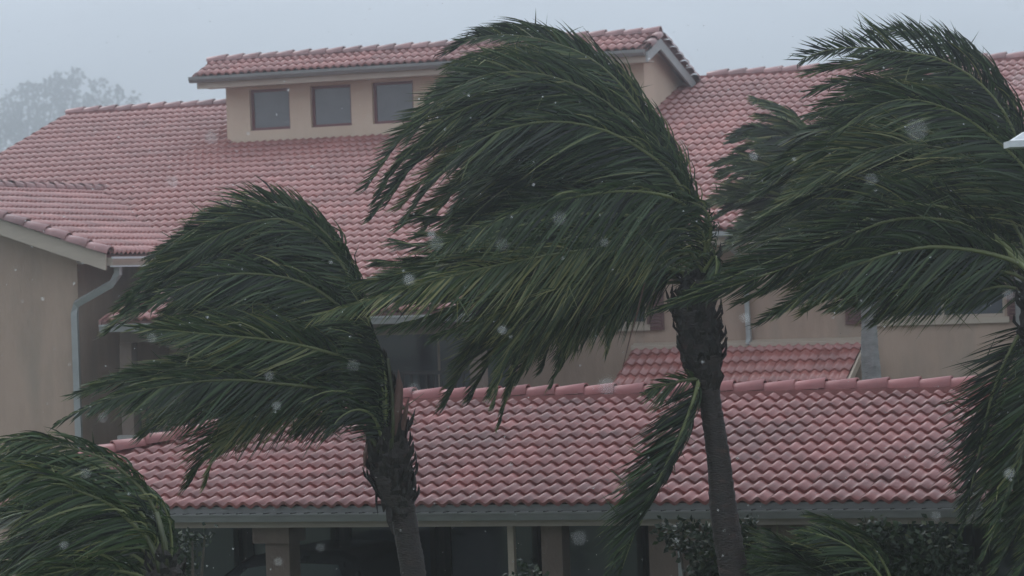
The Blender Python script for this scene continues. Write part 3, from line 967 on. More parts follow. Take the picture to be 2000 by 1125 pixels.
def trunk(palm, base, pts, Y, mat, rough=0.05, ring=0.055, name='trunk'):
    """pts: (u, v, half width in photo pixels)"""
    wp = [np.r_[P(u, v, Y) - base, h / FPX * Y] for u, v, h in pts]
    n = 150
    c, L = catmull(wp, n)
    V, Fc = [], []
    k = 20
    ph = rng.uniform(0, 6, 8)
    for i in range(n):
        s = L * i / n
        saw = (s / ring) % 1.0
        for j in range(k):
            a = 2 * math.pi * j / k
            wob = 1 + rough * 0.6 * math.sin(3 * a + ph[0] + 2.0 * s) + rough * 0.5 * math.sin(7 * a + ph[1] - 5 * s) + rough * 1.7 * (0.5 - saw) + rng.normal(0, rough * 0.25)
            r = c[i, 3] * wob
            V.append((c[i, 0] + r * math.cos(a), c[i, 1] + r * math.sin(a), c[i, 2]))
    for i in range(n - 1):
        for j in range(k):
            j2 = (j + 1) % k
            Fc.append((i * k + j, i * k + j2, (i + 1) * k + j2, (i + 1) * k + j))
    return link(name, mesh(name, V, Fc, mat, True), palm)


def sheath(palm, base, pts, Y, count, size=(0.10, 0.22)):
    """old leaf bases and torn fibre round the neck of the trunk"""
    c, L = catmull([np.r_[P(u, v, Y) - base, h / FPX * Y] for u, v, h in pts], 60)
    m_ = MB()
    for q in range(count):
        i = int(rng.integers(2, 58))
        a = rng.uniform(0, 2 * math.pi)
        od = np.array([math.cos(a), math.sin(a), 0])
        sd_ = np.array([-math.sin(a), math.cos(a), 0])
        p = c[i, :3] + od * c[i, 3] * 0.92
        up = norm(np.array([0, 0, 1.0]) + od * rng.uniform(0.0, 0.55) + sd_ * rng.normal(0, 0.25)) * (1 if rng.random() < 0.78 else -1)
        ln, wd = rng.uniform(*size), rng.uniform(0.02, 0.065)
        tipc = p + up * ln
        mid = p + up * ln * 0.55 + od * rng.uniform(0.0, 0.03)
        th = od * rng.uniform(0.008, 0.02)
        m_.add([p - sd_ * wd, p + sd_ * wd, mid - sd_ * wd * 0.75 + th, mid + sd_ * wd * 0.75 + th, tipc - sd_ * wd * 0.15, tipc + sd_ * wd * 0.1,
                p - od * 0.03, mid - od * 0.012],
               [(0, 1, 3, 2), (2, 3, 5, 4), (1, 6, 7, 3), (6, 0, 2, 7), (3, 7, 5), (7, 2, 4)])
    return tag(m_.build('fibre_sheath', M['fibre'], palm), kind='stuff')


def palm(label, ground_uv, Y):
    global rng
    rng = np.random.default_rng(int(abs(ground_uv[0])))        # each palm keeps its own shape
    b = P(ground_uv[0], ground_uv[1], Y)
    b[2] = 0.0
    o = tag(empty('coconut_palm', b), label, 'palm', 'palms bent by the storm wind')
    return o, b


def infill(pm, base, specs, Y, count, back=(0.2, 1.1), jit=22, **kw):
    """further fronds of the same crown, between and behind the ones drawn above"""
    S_ = [catmull(s, 8)[0] for s in specs]
    for q in range(count):
        i = int(rng.integers(0, len(S_) - 1))
        t = rng.uniform(0.1, 0.9)
        p = S_[i] * (1 - t) + S_[i + 1] * t
        ramp = np.linspace(0, 1, 8)[:, None]
        p = p + ramp * rng.normal(0, jit, 2) + ramp ** 2 * rng.normal(0, jit, 2)
        p = p[0] + (p - p[0]) * rng.uniform(0.80, 1.04)
        k = dict(dY=rng.uniform(-0.3, 0.9), bow=rng.uniform(-0.2, 0.4), Lu=rng.uniform(0.5, 0.75), Ll=rng.uniform(0.55, 0.85),
                 kw=rng.uniform(0.7, 1.5), kg=rng.uniform(0.2, 0.6), dry=rng.uniform(0, 0.15), ragged=0.15)
        k.update(kw)
        frond(pm, base, [tuple(x) for x in p], Y + rng.uniform(*back), **k)


# --- palm with the leaning crown in the middle of the photo
YB = 30.3
pb, bb = palm('tallest middle palm, crown swept left above the walkway roof, one broken frond hanging', (1560, 1560), YB)
tB = [(1535, 1590, 34), (1480, 1330, 31), (1434, 1125, 29), (1413, 1000, 27), (1404, 900, 23), (1385, 775, 22), (1376, 742, 29), (1371, 700, 39), (1366, 650, 40), (1358, 600, 40), (1368, 550, 32), (1378, 505, 17)]
trunk(pb, bb, tB, YB, M['bark'])
sheath(pb, bb, tB[6:], YB, 160)
sheath(pb, bb, tB[5:10], YB, 60, size=(0.15, 0.28))
FB = [
    [(1376, 520), (1345, 390), (1295, 290), (1225, 180), (1150, 112), (1060, 78), (975, 68), (905, 80)],
    [(1376, 520), (1335, 380), (1280, 290), (1200, 205), (1110, 150), (1020, 125), (930, 132), (860, 175), (810, 245)],
    [(1374, 515), (1330, 370), (1235, 270), (1130, 205), (1010, 185), (900, 215), (825, 270), (770, 330), (735, 390)],
    [(1374, 515), (1330, 365), (1250, 290), (1160, 248), (1060, 238), (960, 262), (890, 310), (835, 365), (790, 430)],
    [(1380, 505), (1368, 440), (1330, 395), (1270, 376), (1200, 374), (1120, 385), (1040, 405), (950, 440), (860, 480)],
    [(1372, 515), (1300, 450), (1220, 420), (1120, 420), (1020, 440), (920, 465), (830, 480), (770, 470)],
    [(1372, 525), (1290, 470), (1190, 462), (1080, 475), (960, 500), (860, 520), (760, 545), (690, 550)],
    [(1368, 530), (1260, 482), (1130, 490), (1000, 512), (880, 540), (780, 568), (700, 592), (620, 615)],
    [(1364, 540), (1260, 515), (1160, 540), (1070, 590), (1010, 650), (980, 720), (965, 790)],
    [(1362, 545), (1290, 525), (1220, 545), (1160, 590), (1120, 640), (1095, 700)],
]
frond(pb, bb, FB[0], YB, dY=0.7, Lu=0.55, Ll=0.6, kw=0.3, kg=0.0, psi=0.1, ang=0.9)
frond(pb, bb, FB[1], YB, dY=0.5, Lu=0.55, Ll=0.62, kw=0.8, kg=0.3, psi=0.3)
frond(pb, bb, FB[2], YB, dY=0.3, Lu=0.50, Ll=0.70, kw=0.8, kg=0.5, psi=-0.2)
frond(pb, bb, FB[3], YB, dY=-0.2, Lu=0.40, Ll=0.80, kw=0.75, kg=0.65, psi=0.1)
frond(pb, bb, FB[4], YB, dY=-0.7, bow=-0.4, Lu=0.30, Ll=0.85, kw=0.35, kg=1.1, psi=0.0)
frond(pb, bb, FB[5], YB, dY=0.2, Lu=0.5, Ll=0.7, kw=0.9, kg=0.5)
frond(pb, bb, FB[6], YB, dY=-0.1, Lu=0.5, Ll=0.65, kw=0.9, kg=0.5, dry=0.10)
frond(pb, bb, FB[7], YB, dY=-0.5, bow=-0.3, Lu=0.32, Ll=0.72, kw=0.55, kg=0.8, dry=0.32, psi=0.1)
frond(pb, bb, FB[8], YB, dY=0.2, Lu=0.5, Ll=0.6, kw=0.6, kg=0.9, dry=0.30)
frond(pb, bb, FB[9], YB, dY=0.3, Lu=0.55, Ll=0.7, kw=0.15, kg=1.3, dry=0.1)
for pts, kk in (([(1378, 510), (1388, 440), (1372, 405), (1335, 395), (1290, 410), (1250, 450)], dict(Lu=0.25, Ll=0.7, kg=1.2, kw=0.25)),
                ([(1378, 520), (1372, 455), (1340, 430), (1290, 430), (1230, 450), (1170, 485)], dict(Lu=0.3, Ll=0.7, kg=1.2, kw=0.35)),
                ([(1374, 530), (1345, 490), (1300, 480), (1250, 500), (1200, 540)], dict(Lu=0.3, Ll=0.6, kg=1.2, kw=0.3)),
                ([(1374, 530), (1395, 500), (1400, 520), (1392, 560)], dict(Lu=0.3, Ll=0.3, kg=1.2, kw=0.3))):
    frond(pb, bb, pts, YB - 0.25, dY=-0.3, s0=0.05, psi=0.2, **kk)
for pts, kk in (([(1362, 548), (1300, 530), (1240, 560), (1205, 620), (1185, 690)], dict(Ll=0.5, kw=0.1, kg=1.2)),
                ([(1362, 548), (1260, 560), (1170, 610), (1110, 680), (1075, 755)], dict(Ll=0.5, kw=0.2, kg=1.1, dry=0.1)),
                ([(1362, 545), (1240, 545), (1130, 600), (1050, 670), (1000, 750), (975, 830)], dict(Ll=0.5, kw=0.3, kg=1.0, dry=0.2)),
                ([(1362, 545), (1250, 540), (1150, 575), (1070, 640), (1030, 720)], dict(Ll=0.55, kw=0.2, kg=1.1, dry=0.05))):
    frond(pb, bb, pts, YB + 0.3, dY=rng.uniform(-0.2, 0.3), Lu=0.45, dens=0.75, **kk)
infill(pb, bb, FB[:8], YB, 26)
infill(pb, bb, FB[1:6], YB, 9)
infill(pb, bb, FB[0:5], YB, 8, jit=8, kg=0.2, kw=0.9)
infill(pb, bb, FB[6:9], YB, 5, kg=0.9, dry=0.12)
for pts, kk in (([(1366, 535), (1240, 500), (1120, 528), (1000, 568), (900, 600), (820, 625), (745, 640)], dict(Ll=0.62, kw=0.5, kg=0.8, dry=0.15)),
                ([(1366, 535), (1250, 505), (1140, 540), (1030, 590), (930, 630), (850, 655)], dict(Ll=0.62, kw=0.4, kg=0.9, dry=0.22)),
                ([(1364, 540), (1250, 530), (1150, 570), (1065, 625), (1000, 690), (955, 770)], dict(Ll=0.6, kw=0.5, kg=0.8, dry=0.25)),
                ([(1364, 540), (1270, 520), (1190, 545), (1110, 590), (1040, 650), (1000, 720)], dict(Ll=0.65, kw=0.25, kg=1.1, dry=0.05)),
                ([(1364, 545), (1300, 520), (1245, 535), (1200, 570), (1165, 620)], dict(Ll=0.7, kw=0.1, kg=1.3, dry=0.0))):
    frond(pb, bb, pts, YB + 0.15, dY=rng.uniform(-0.2, 0.3), Lu=0.45, **kk)
infill(pb, bb, FB[7:], YB, 2, kg=1.0, dry=0.2)
o = frond(pb, bb, [(1368, 735), (1352, 790), (1325, 860), (1290, 930), (1255, 1000), (1225, 1065), (1190, 1120)], YB - 0.1, dY=-0.2, Lu=0.62, Ll=0.5, kw=0.45, kg=0.45, dry=0.05, psi=0.25, s0=0.04, ang=1.15, dens=1.7, dry_fixed=-0.18)
frond(pb, bb, [(1366, 740), (1345, 800), (1315, 880), (1275, 965), (1240, 1040), (1215, 1110)], YB - 0.05, Lu=0.55, Ll=0.4, kw=0.5, kg=0.5, psi=-0.3, s0=0.04, ang=1.15, dry_fixed=-0.18)
o['label'] = 'broken frond hanging down beside the trunk'
frond(pb, bb, [(1372, 740), (1340, 742), (1300, 752), (1255, 768)], YB - 0.1, Lu=0.2, Ll=0.35, kw=0.4, kg=0.4, dry=0.15, s0=0.05)
# unopened spear and a thin broken stalk
MB().tube([P(1376, 500, YB) - bb, P(1379, 450, YB) - bb, P(1380, 400, YB) - bb], [0.03, 0.035, 0.003], n=6).build('spear_leaf', M['petiole'], pb)
MB().tube([P(1262, 540, YB - 0.2) - bb, P(1245, 610, YB - 0.2) - bb, P(1228, 670, YB - 0.2) - bb, P(1214, 728, YB - 0.2) - bb], [0.009, 0.009, 0.006, 0.003], n=5).build('broken_stalk', M['spathe'], pb)

# --- palm left of the middle
YA = 30.9
pa, ba = palm('shorter palm left of the middle with a swollen fibrous neck, dark fronds blown left', (880, 1580), YA)
tA = [(870, 1600, 30), (838, 1330, 27), (808, 1125, 25), (795, 1050, 25), (785, 1000, 27), (768, 955, 37), (760, 900, 41), (757, 860, 38), (748, 810, 30), (738, 750, 24), (724, 700, 16)]
trunk(pa, ba, tA, YA, M['bark'])
sheath(pa, ba, tA[4:], YA, 190)
sheath(pa, ba, tA[4:9], YA, 90, size=(0.16, 0.30))
FA = [
    [(735, 730), (705, 590), (668, 500), (620, 440), (560, 405), (490, 405), (420, 428), (350, 465), (290, 505)],
    [(733, 730), (690, 560), (640, 480), (570, 432), (500, 432), (420, 462), (340, 512), (285, 555), (245, 605)],
    [(730, 720), (670, 580), (600, 510), (520, 480), (440, 490), (370, 520), (300, 565), (250, 610)],
    [(730, 715), (690, 630), (640, 580), (580, 548), (500, 535), (430, 538), (370, 556), (300, 592), (235, 632)],
    [(728, 730), (670, 650), (600, 610), (520, 595), (440, 600), (360, 620), (290, 645)],
    [(732, 750), (700, 712), (620, 682), (540, 666), (470, 658), (400, 652), (330, 645), (262, 640)],
    [(735, 770), (690, 735), (620, 715), (540, 715), (460, 722), (380, 735), (300, 752)],
    [(740, 800), (690, 775), (620, 758), (530, 748), (460, 742), (380, 746), (300, 758), (220, 778), (160, 800), (110, 826)],
    [(740, 800), (690, 775), (620, 770), (540, 790), (470, 830), (420, 890), (400, 950)],
    [(748, 830), (710, 805), (670, 800), (620, 815), (580, 850)],
]
frond(pa, ba, FA[0], YA, dY=0.5, Lu=0.42, Ll=0.55, kw=0.3, kg=0.05, psi=0.1, ang=0.9)
frond(pa, ba, FA[1], YA, dY=0.3, Lu=0.45, Ll=0.6, kw=0.7, kg=0.4)
frond(pa, ba, FA[2], YA, dY=0.5, Lu=0.45, Ll=0.6, kw=0.8, kg=0.4)
frond(pa, ba, FA[3], YA, dY=-0.3, Lu=0.42, Ll=0.62, kw=0.8, kg=0.45, psi=0.1)
frond(pa, ba, FA[4], YA, dY=0.4, Lu=0.45, Ll=0.6, kw=0.8, kg=0.4)
frond(pa, ba, FA[5], YA, dY=-0.5, Lu=0.62, Ll=0.55, kw=0.8, kg=0.2, dry=0.14, psi=0.0)
frond(pa, ba, FA[6], YA, dY=0.3, Lu=0.45, Ll=0.65, kw=0.8, kg=0.5)
frond(pa, ba, FA[7], YA, dY=-0.6, Lu=0.22, Ll=0.62, kw=0.5, kg=0.7, dry=0.15, psi=0.1)
frond(pa, ba, FA[8], YA, dY=0.4, Lu=0.4, Ll=0.5, kw=0.6, kg=0.8, dry=0.25)
frond(pa, ba, FA[9], YA, dY=0.2, Lu=0.4, Ll=0.5, kw=0.4, kg=0.9)
infill(pa, ba, FA[:8], YA, 22, jit=16)
for pts in ([(750, 850), (744, 770), (726, 700), (690, 655), (640, 640)], [(752, 850), (748, 760), (735, 680), (712, 610), (680, 560)],
            [(748, 850), (735, 780), (705, 730), (660, 705), (600, 700)], [(746, 850), (728, 800), (690, 770), (640, 765), (590, 785)],
            [(752, 840), (755, 760), (745, 690), (722, 640), (690, 610)], [(748, 860), (730, 815), (700, 800), (665, 815), (640, 850)]):
    frond(pa, ba, pts, YA - 0.2, dY=rng.uniform(-0.3, 0.0), Lu=0.32, Ll=0.42, kw=0.6, kg=0.7, s0=0.03, dry=-0.22, dens=1.2)
infill(pa, ba, FA[6:9], YA, 5, kg=0.9, jit=14)
# short broad leaflets on the windward side of the top frond
frond(pa, ba, [(738, 740), (712, 610), (690, 530), (660, 465), (625, 425)], YA + 0.2, Lu=0.15, Ll=0.0, kw=-0.1, kg=-0.8, width=0.07, dens=0.35, s0=0.3, psi=0.0)
for pts, r in (([(752, 900), (722, 850), (690, 812), (660, 795)], 0.028), ([(762, 890), (768, 830), (766, 770), (758, 700)], 0.026), ([(748, 890), (745, 820), (738, 740)], 0.026)):
    MB().tube([P(u, v, YA - 0.18) - ba for u, v in pts], [r * (1 - 0.14 * i) for i in range(len(pts))], n=7).build('petiole', M['petiole'], pa, smooth=True)
for pts in ([(770, 850), (776, 795), (780, 755), (778, 722)], [(786, 840), (792, 805), (799, 776)], [(724, 860), (714, 885), (710, 918)]):
    MB().tube([P(u, v, YA - 0.15) - ba for u, v in pts], [0.03, 0.055, 0.04, 0.004][-len(pts):] if len(pts) == 4 else [0.025, 0.028, 0.003], n=6).build('spathe', M['spathe'], pa)
MB().tube([P(u, v, YA - 0.15) - ba for u, v in ((785, 800), (805, 785), (828, 768))], [0.008, 0.005, 0.002], n=4).build('flower_stalk', M['petiole'], pa)
MB().tube([P(u, v, YA - 0.15) - ba for u, v in ((785, 795), (802, 808), (815, 828))], [0.008, 0.005, 0.002], n=4).build('flower_stalk', M['petiole'], pa)

# --- palm at the right edge
YC = 29.6
pc, bc = palm('large palm at the right edge, trunk out of frame, long fronds streaming left', (2110, 1620), YC)
tC = [(2160, 1640, 34), (2110, 1330, 31), (2075, 1100, 29), (2055, 900, 27), (2045, 760, 27), (2040, 700, 38), (2035, 640, 42), (2030, 580, 34), (2025, 530, 18)]
trunk(pc, bc, tC, YC, M['bark'])
sheath(pc, bc, tC[5:], YC, 110)
FC = [
    [(2030, 540), (2005, 330), (1965, 200), (1905, 115), (1835, 75), (1760, 60), (1690, 68)],
    [(2030, 540), (2012, 380), (1980, 256), (1922, 170), (1840, 117), (1765, 102), (1691, 93), (1620, 97), (1560, 118)],
    [(2032, 540), (2040, 430), (2000, 327), (1904, 242), (1844, 210), (1790, 195), (1744, 197), (1690, 218), (1630, 262)],
    [(2030, 545), (1985, 400), (1900, 315), (1815, 285), (1725, 288), (1640, 325), (1560, 375), (1490, 420)],
    [(2030, 548), (1975, 430), (1890, 365), (1790, 340), (1690, 345), (1610, 375), (1540, 410), (1470, 450)],
    [(2030, 550), (1975, 490), (1932, 453), (1904, 428), (1847, 405), (1750, 402), (1676, 437), (1590, 475), (1500, 512), (1390, 556), (1310, 590)],
    [(2030, 555), (1960, 465), (1880, 440), (1790, 450), (1700, 480), (1610, 520), (1520, 555), (1440, 590)],
    [(2032, 560), (2000, 520), (1930, 495), (1850, 483), (1800, 484), (1740, 495), (1680, 515), (1620, 541), (1570, 575), (1525, 608)],
    [(2030, 570), (1980, 535), (1920, 530), (1850, 540), (1780, 560), (1700, 580), (1630, 600)],
    [(2032, 580), (1990, 565), (1950, 560), (1900, 575), (1860, 600)],
]
frond(pc, bc, FC[0], YC, dY=0.9, Lu=0.42, Ll=0.55, kw=0.3, kg=0.0, psi=0.2, ang=0.8)
frond(pc, bc, FC[1], YC, dY=0.4, Lu=0.7, Ll=0.5, kw=0.25, kg=0.0, psi=0.05, ang=0.8)
frond(pc, bc, FC[2], YC, dY=-0.2, bow=-0.3, Lu=0.62, Ll=0.72, kw=0.65, kg=0.35, psi=0.0)
frond(pc, bc, FC[3], YC, dY=0.3, Lu=0.55, Ll=0.65, kw=0.9, kg=0.4)
frond(pc, bc, FC[4], YC, dY=0.5, Lu=0.55, Ll=0.6, kw=0.9, kg=0.35)
frond(pc, bc, FC[5], YC, dY=-0.2, Lu=0.58, Ll=0.55, kw=0.9, kg=0.3, psi=0.0, dry=0.05)
frond(pc, bc, FC[6], YC, dY=0.5, Lu=0.55, Ll=0.6, kw=0.9, kg=0.4, dry=0.05)
frond(pc, bc, FC[7], YC, dY=-0.6, bow=-0.3, Lu=0.55, Ll=0.78, kw=0.62, kg=0.62, psi=0.0, r0=0.034)
frond(pc, bc, FC[8], YC, dY=0.4, Lu=0.5, Ll=0.65, kw=0.6, kg=0.6)
frond(pc, bc, FC[9], YC, dY=0.1, Lu=0.3, Ll=0.4, kw=0.6, kg=0.7)
FX = [[(2035, 540), (1990, 380), (1900, 260), (1800, 215), (1700, 212), (1620, 238), (1550, 290)],
      [(2030, 540), (1960, 330), (1860, 235), (1740, 172), (1650, 160), (1585, 178)],
      [(2030, 545), (1960, 400), (1850, 320), (1730, 300), (1620, 320), (1530, 350), (1470, 385)],
      [(2030, 540), (1950, 330), (1840, 250), (1720, 228), (1620, 250), (1560, 290), (1500, 340)],
      [(2030, 540), (1955, 350), (1850, 275), (1740, 255), (1640, 272), (1560, 310), (1490, 350)]]
for f_ in FX: frond(pc, bc, f_, YC + 0.5, dY=rng.uniform(0.2, 0.9), Lu=0.55, Ll=0.65, kw=0.8, kg=0.3)
frond(pc, bc, [(2030, 552), (1940, 470), (1850, 430), (1740, 430), (1640, 470), (1540, 520), (1430, 558), (1330, 588), (1265, 612)], YC - 0.2, dY=-0.3, Lu=0.5, Ll=0.55, kw=0.9, kg=0.35)
infill(pc, bc, FC[:9] + FX, YC, 28)
infill(pc, bc, FX + FC[3:5], YC + 0.4, 9)
# the skirt of old fronds below the crown
for pts, k in (([(2030, 610), (2000, 640), (1965, 700), (1935, 780), (1915, 870), (1895, 960), (1880, 1040)], dict(dY=0.2)),
               ([(2035, 620), (2030, 700), (2010, 800), (1985, 900), (1955, 1000), (1920, 1090)], dict(dY=-0.3)),
               ([(2040, 620), (2050, 720), (2040, 830), (2015, 940), (1980, 1040), (1940, 1120)], dict(dY=0.1)),
               ([(2040, 630), (2060, 800), (2060, 920), (2040, 1020), (2000, 1100), (1960, 1150)], dict(dY=-0.2)),
               ([(2040, 620), (2020, 720), (1990, 820), (1970, 920), (1960, 1020), (1950, 1110)], dict(dY=0.5))):
    frond(pc, bc, pts, YC, Lu=0.48, Ll=0.48, kw=0.8, kg=0.55, s0=0.08, psi=rng.uniform(-0.3, 0.3), ang=1.0, **k)

infill(pc, bc, [[(2035, 615), (2005, 660), (1970, 730), (1945, 820), (1925, 920), (1905, 1030)], [(2040, 620), (2050, 760), (2035, 880), (2000, 990), (1950, 1090)], [(2045, 640), (2075, 820), (2080, 960), (2050, 1080), (2000, 1150)]], YC, 9, jit=16, kw=0.8, kg=0.55, dry=-0.2)

# --- palm at the lower left corner
YD = 26.8
pd, bd = palm('low palm in the bottom left corner, fronds arching left in front of the walkway eave', (345, 1700), YD)
tD = [(350, 1740, 30), (340, 1450, 28), (332, 1250, 27), (328, 1180, 34), (326, 1130, 34), (322, 1090, 18)]
trunk(pd, bd, tD, YD, M['bark'])
sheath(pd, bd, tD[2:], YD, 70)
FD = [
    [(325, 1130), (318, 1050), (300, 990), (262, 940), (210, 900), (150, 878), (75, 860), (0, 862), (-70, 880)],
    [(322, 1130), (308, 1085), (288, 1050), (255, 1020), (215, 985), (144, 955), (90, 930), (30, 911), (-40, 905)],
    [(322, 1130), (300, 1040), (250, 975), (190, 940), (120, 915), (50, 900), (-30, 905)],
    [(320, 1135), (285, 1080), (230, 1040), (160, 1012), (90, 1000), (20, 1000), (-50, 1015)],
    [(320, 1140), (270, 1090), (200, 1065), (120, 1055), (40, 1065), (-40, 1090)],
    [(320, 1145), (260, 1120), (180, 1110), (100, 1120), (20, 1150)],
]
frond(pd, bd, FD[0], YD, dY=0.3, Lu=0.42, Ll=0.62, kw=0.35, kg=0.9, psi=0.15)
frond(pd, bd, FD[1], YD, dY=-0.4, Lu=0.45, Ll=0.62, kw=0.5, kg=0.75, psi=0.0)
for f_ in FD[2:]: frond(pd, bd, f_, YD, dY=rng.uniform(-0.2, 0.4), Lu=0.45, Ll=0.62, kw=0.5, kg=0.75)
infill(pd, bd, FD, YD, 12, jit=14, kw=0.5, kg=0.8)
frond(pd, bd, [(328, 1130), (335, 1060), (325, 1000), (300, 960), (270, 940)], YD + 0.3, Lu=0.3, Ll=0.4, kw=0.6, kg=0.6)
for pts in ([(318, 1135), (306, 1090), (288, 1050), (262, 1020)], [(326, 1130), (322, 1060), (306, 1000)]):
    MB().tube([P(u, v, YD - 0.1) - bd for u, v in pts], [0.03 - 0.005 * i for i in range(len(pts))], n=7).build('petiole', M['petiole'], pd, smooth=True)

# --- far palm between the walkway and the building
YE = 43.5
pe, be_ = palm('distant palm with a pale grey trunk standing against the tan building wall', (1730, 1260), YE)
tE = [(1730, 1266, 22), (1716, 900, 20), (1703, 740, 19), (1699, 680, 17), (1697, 620, 15), (1695, 560, 17), (1690, 510, 10)]
trunk(pe, be_, tE, YE, M['bark_grey'], rough=0.03, ring=0.09)
FE = [
    [(1692, 530), (1662, 420), (1622, 335), (1585, 282), (1535, 240), (1485, 225)],
    [(1692, 530), (1655, 410), (1600, 320), (1540, 270), (1480, 250), (1435, 262)],
    [(1692, 530), (1640, 430), (1570, 360), (1500, 330), (1450, 325), (1410, 345)],
    [(1692, 535), (1630, 450), (1560, 400), (1490, 385), (1440, 395), (1405, 420)],
    [(1692, 540), (1620, 480), (1550, 450), (1490, 450), (1440, 470), (1400, 500)],
]
for f_ in FE: frond(pe, be_, f_, YE, dY=rng.uniform(-0.4, 0.6), Lu=0.6, Ll=0.7, kw=1.0, kg=0.2, width=0.045)
infill(pe, be_, FE, YE, 18, jit=18, kg=0.25, width=0.045)

# --- small palm at the foot of the walkway, right of the middle trunk
YG = 29.8
pg, bg_ = palm('small palm under the walkway eave, spiky fronds leaning left beside a round shrub', (1765, 1600), YG)
trunk(pg, bg_, [(1770, 1640, 26), (1765, 1400, 24), (1760, 1250, 24), (1758, 1180, 16)], YG, M['bark'])
FG = [
    [(1758, 1190), (1735, 1120), (1713, 1080), (1685, 1054), (1640, 1029), (1586, 1004)],
    [(1756, 1190), (1715, 1120), (1670, 1075), (1620, 1050), (1560, 1035)],
    [(1754, 1195), (1690, 1130), (1630, 1090), (1570, 1075), (1510, 1075)],
    [(1752, 1195), (1660, 1160), (1600, 1128), (1562, 1092), (1528, 1060), (1500, 1034)],
    [(1752, 1200), (1670, 1150), (1600, 1120), (1530, 1105), (1470, 1105)],
    [(1752, 1200), (1660, 1165), (1580, 1150), (1500, 1150)],
    [(1760, 1190), (1765, 1120), (1750, 1070), (1715, 1040)],
]
for f_ in FG: frond(pg, bg_, f_, YG, dY=rng.uniform(-0.3, 0.3), Lu=0.42, Ll=0.48, kw=0.6, kg=0.25, s0=0.3)
infill(pg, bg_, FG, YG, 6, jit=12)

# ------------------------------------------------------------------ shrubs and the far tree
def leaf_cloud(name, parent, base, blobs, per, size, mat, flat=0.0, lean=(0, 0, 0)):
    """many small leaf faces spread through uneven clumps"""
    V, Fc, tint = [], [], []
    for (cx, cy, cz, rx, ry, rz) in blobs:
        n = int(per * rx * rz)
        for q in range(n):
            d = norm(rng.normal(0, 1, 3)) * rng.uniform(0.25, 1.0) ** 0.45
            p = np.array([cx + d[0] * rx, cy + d[1] * ry, cz + d[2] * rz]) + rng.normal(0, 0.03 + size * 0.2, 3)
            a = norm(rng.normal(0, 1, 3) + np.array(lean) + d * 0.5)
            b = norm(np.cross(a, rng.normal(0, 1, 3)))
            l, w_ = size * rng.uniform(0.6, 1.3), size * rng.uniform(0.25, 0.5)
            o = len(V)
            c = np.cross(a, b) * l * 0.1
            V += [p, p + a * l * 0.5 + b * w_ + c, p + a * l, p + a * l * 0.5 - b * w_ + c]
            Fc.append((o, o + 1, o + 2, o + 3))
            tint.append(min(1, max(0, rng.normal(0.35, 0.2))))
    me = mesh(name, V, Fc, mat)
    at = me.attributes.new('tint', 'FLOAT', 'FACE')
    at.data.foreach_set('value', tint)
    return link(name, me, parent)


def bush(name, label, cat, uvw, Y, blobs_px, per, size, mat, stem=0.04, stems=5):
    """blobs in photo pixels (u, v, ru, rv)"""
    base = P(uvw[0], uvw[1], Y); base[2] = 0
    o = tag(empty(name, base), label, cat)
    bl = []
    for (u, v, ru, rv) in blobs_px:
        p = P(u, v, Y + rng.uniform(-0.25, 0.25)) - base
        bl.append((p[0], p[1], p[2], ru / FPX * Y, 0.75 * min(ru, rv) / FPX * Y, rv / FPX * Y))
    leaf_cloud('foliage', o, base, bl, per, size, mat, lean=(-0.5, 0, 0))
    for i in range(stems):
        b = bl[int(rng.integers(0, len(bl)))]
        x, y = rng.uniform(-0.12, 0.12), rng.uniform(-0.1, 0.1)
        MB().tube([(x, y, 0), (x * 0.5 + b[0] * 0.4, y, b[2] * 0.5), (b[0], b[1], b[2])], [stem, stem * 0.7, stem * 0.25], n=6).build('stem', M['wood'], o)
    return o


bush('shrub', 'dense dark round shrub right of the small palm below the walkway gutter', 'shrub', (1800, 1560), 29.9,
     [(1790, 1085, 60, 42), (1835, 1090, 48, 48), (1740, 1060, 45, 30), (1700, 1045, 40, 22), (1850, 1130, 60, 50), (1770, 1140, 80, 45), (1820, 1045, 35, 18), (1650, 1150, 60, 30)], 9000, 0.075, M['leaf'])
bush('shrub', 'dark leafy branch shrub beside the tall palm trunk, in front of the tan end wall', 'shrub', (1380, 1560), 31.2,
     [(1300, 1040, 17, 12), (1335, 1035, 28, 13), (1325, 1058, 22, 12), (1345, 1075, 14, 16), (1375, 1060, 26, 30), (1385, 1100, 30, 30), (1372, 1130, 30, 24), (1440, 1060, 24, 36), (1465, 1040, 20, 25),
      (1470, 1090, 14, 40), (1420, 1130, 50, 30)], 9500, 0.07, M['leaf'])
bush('shrub', 'sparse dark shrub behind the bottom left palm, beside the parked truck', 'shrub', (380, 1560), 32.6,
     [(350, 1062, 18, 26), (376, 1056, 18, 14), (362, 1100, 20, 26), (345, 1125, 28, 25), (400, 1046, 18, 9)], 6500, 0.065, M['leaf'])
bush('shrub', 'low shrub with pale tips at the foot of the middle walkway column', 'shrub', (1030, 1560), 31.9,
     [(1015, 1120, 14, 10), (1040, 1112, 12, 10), (1030, 1140, 40, 22), (1075, 1150, 30, 16)], 6000, 0.06, M['leaf'])

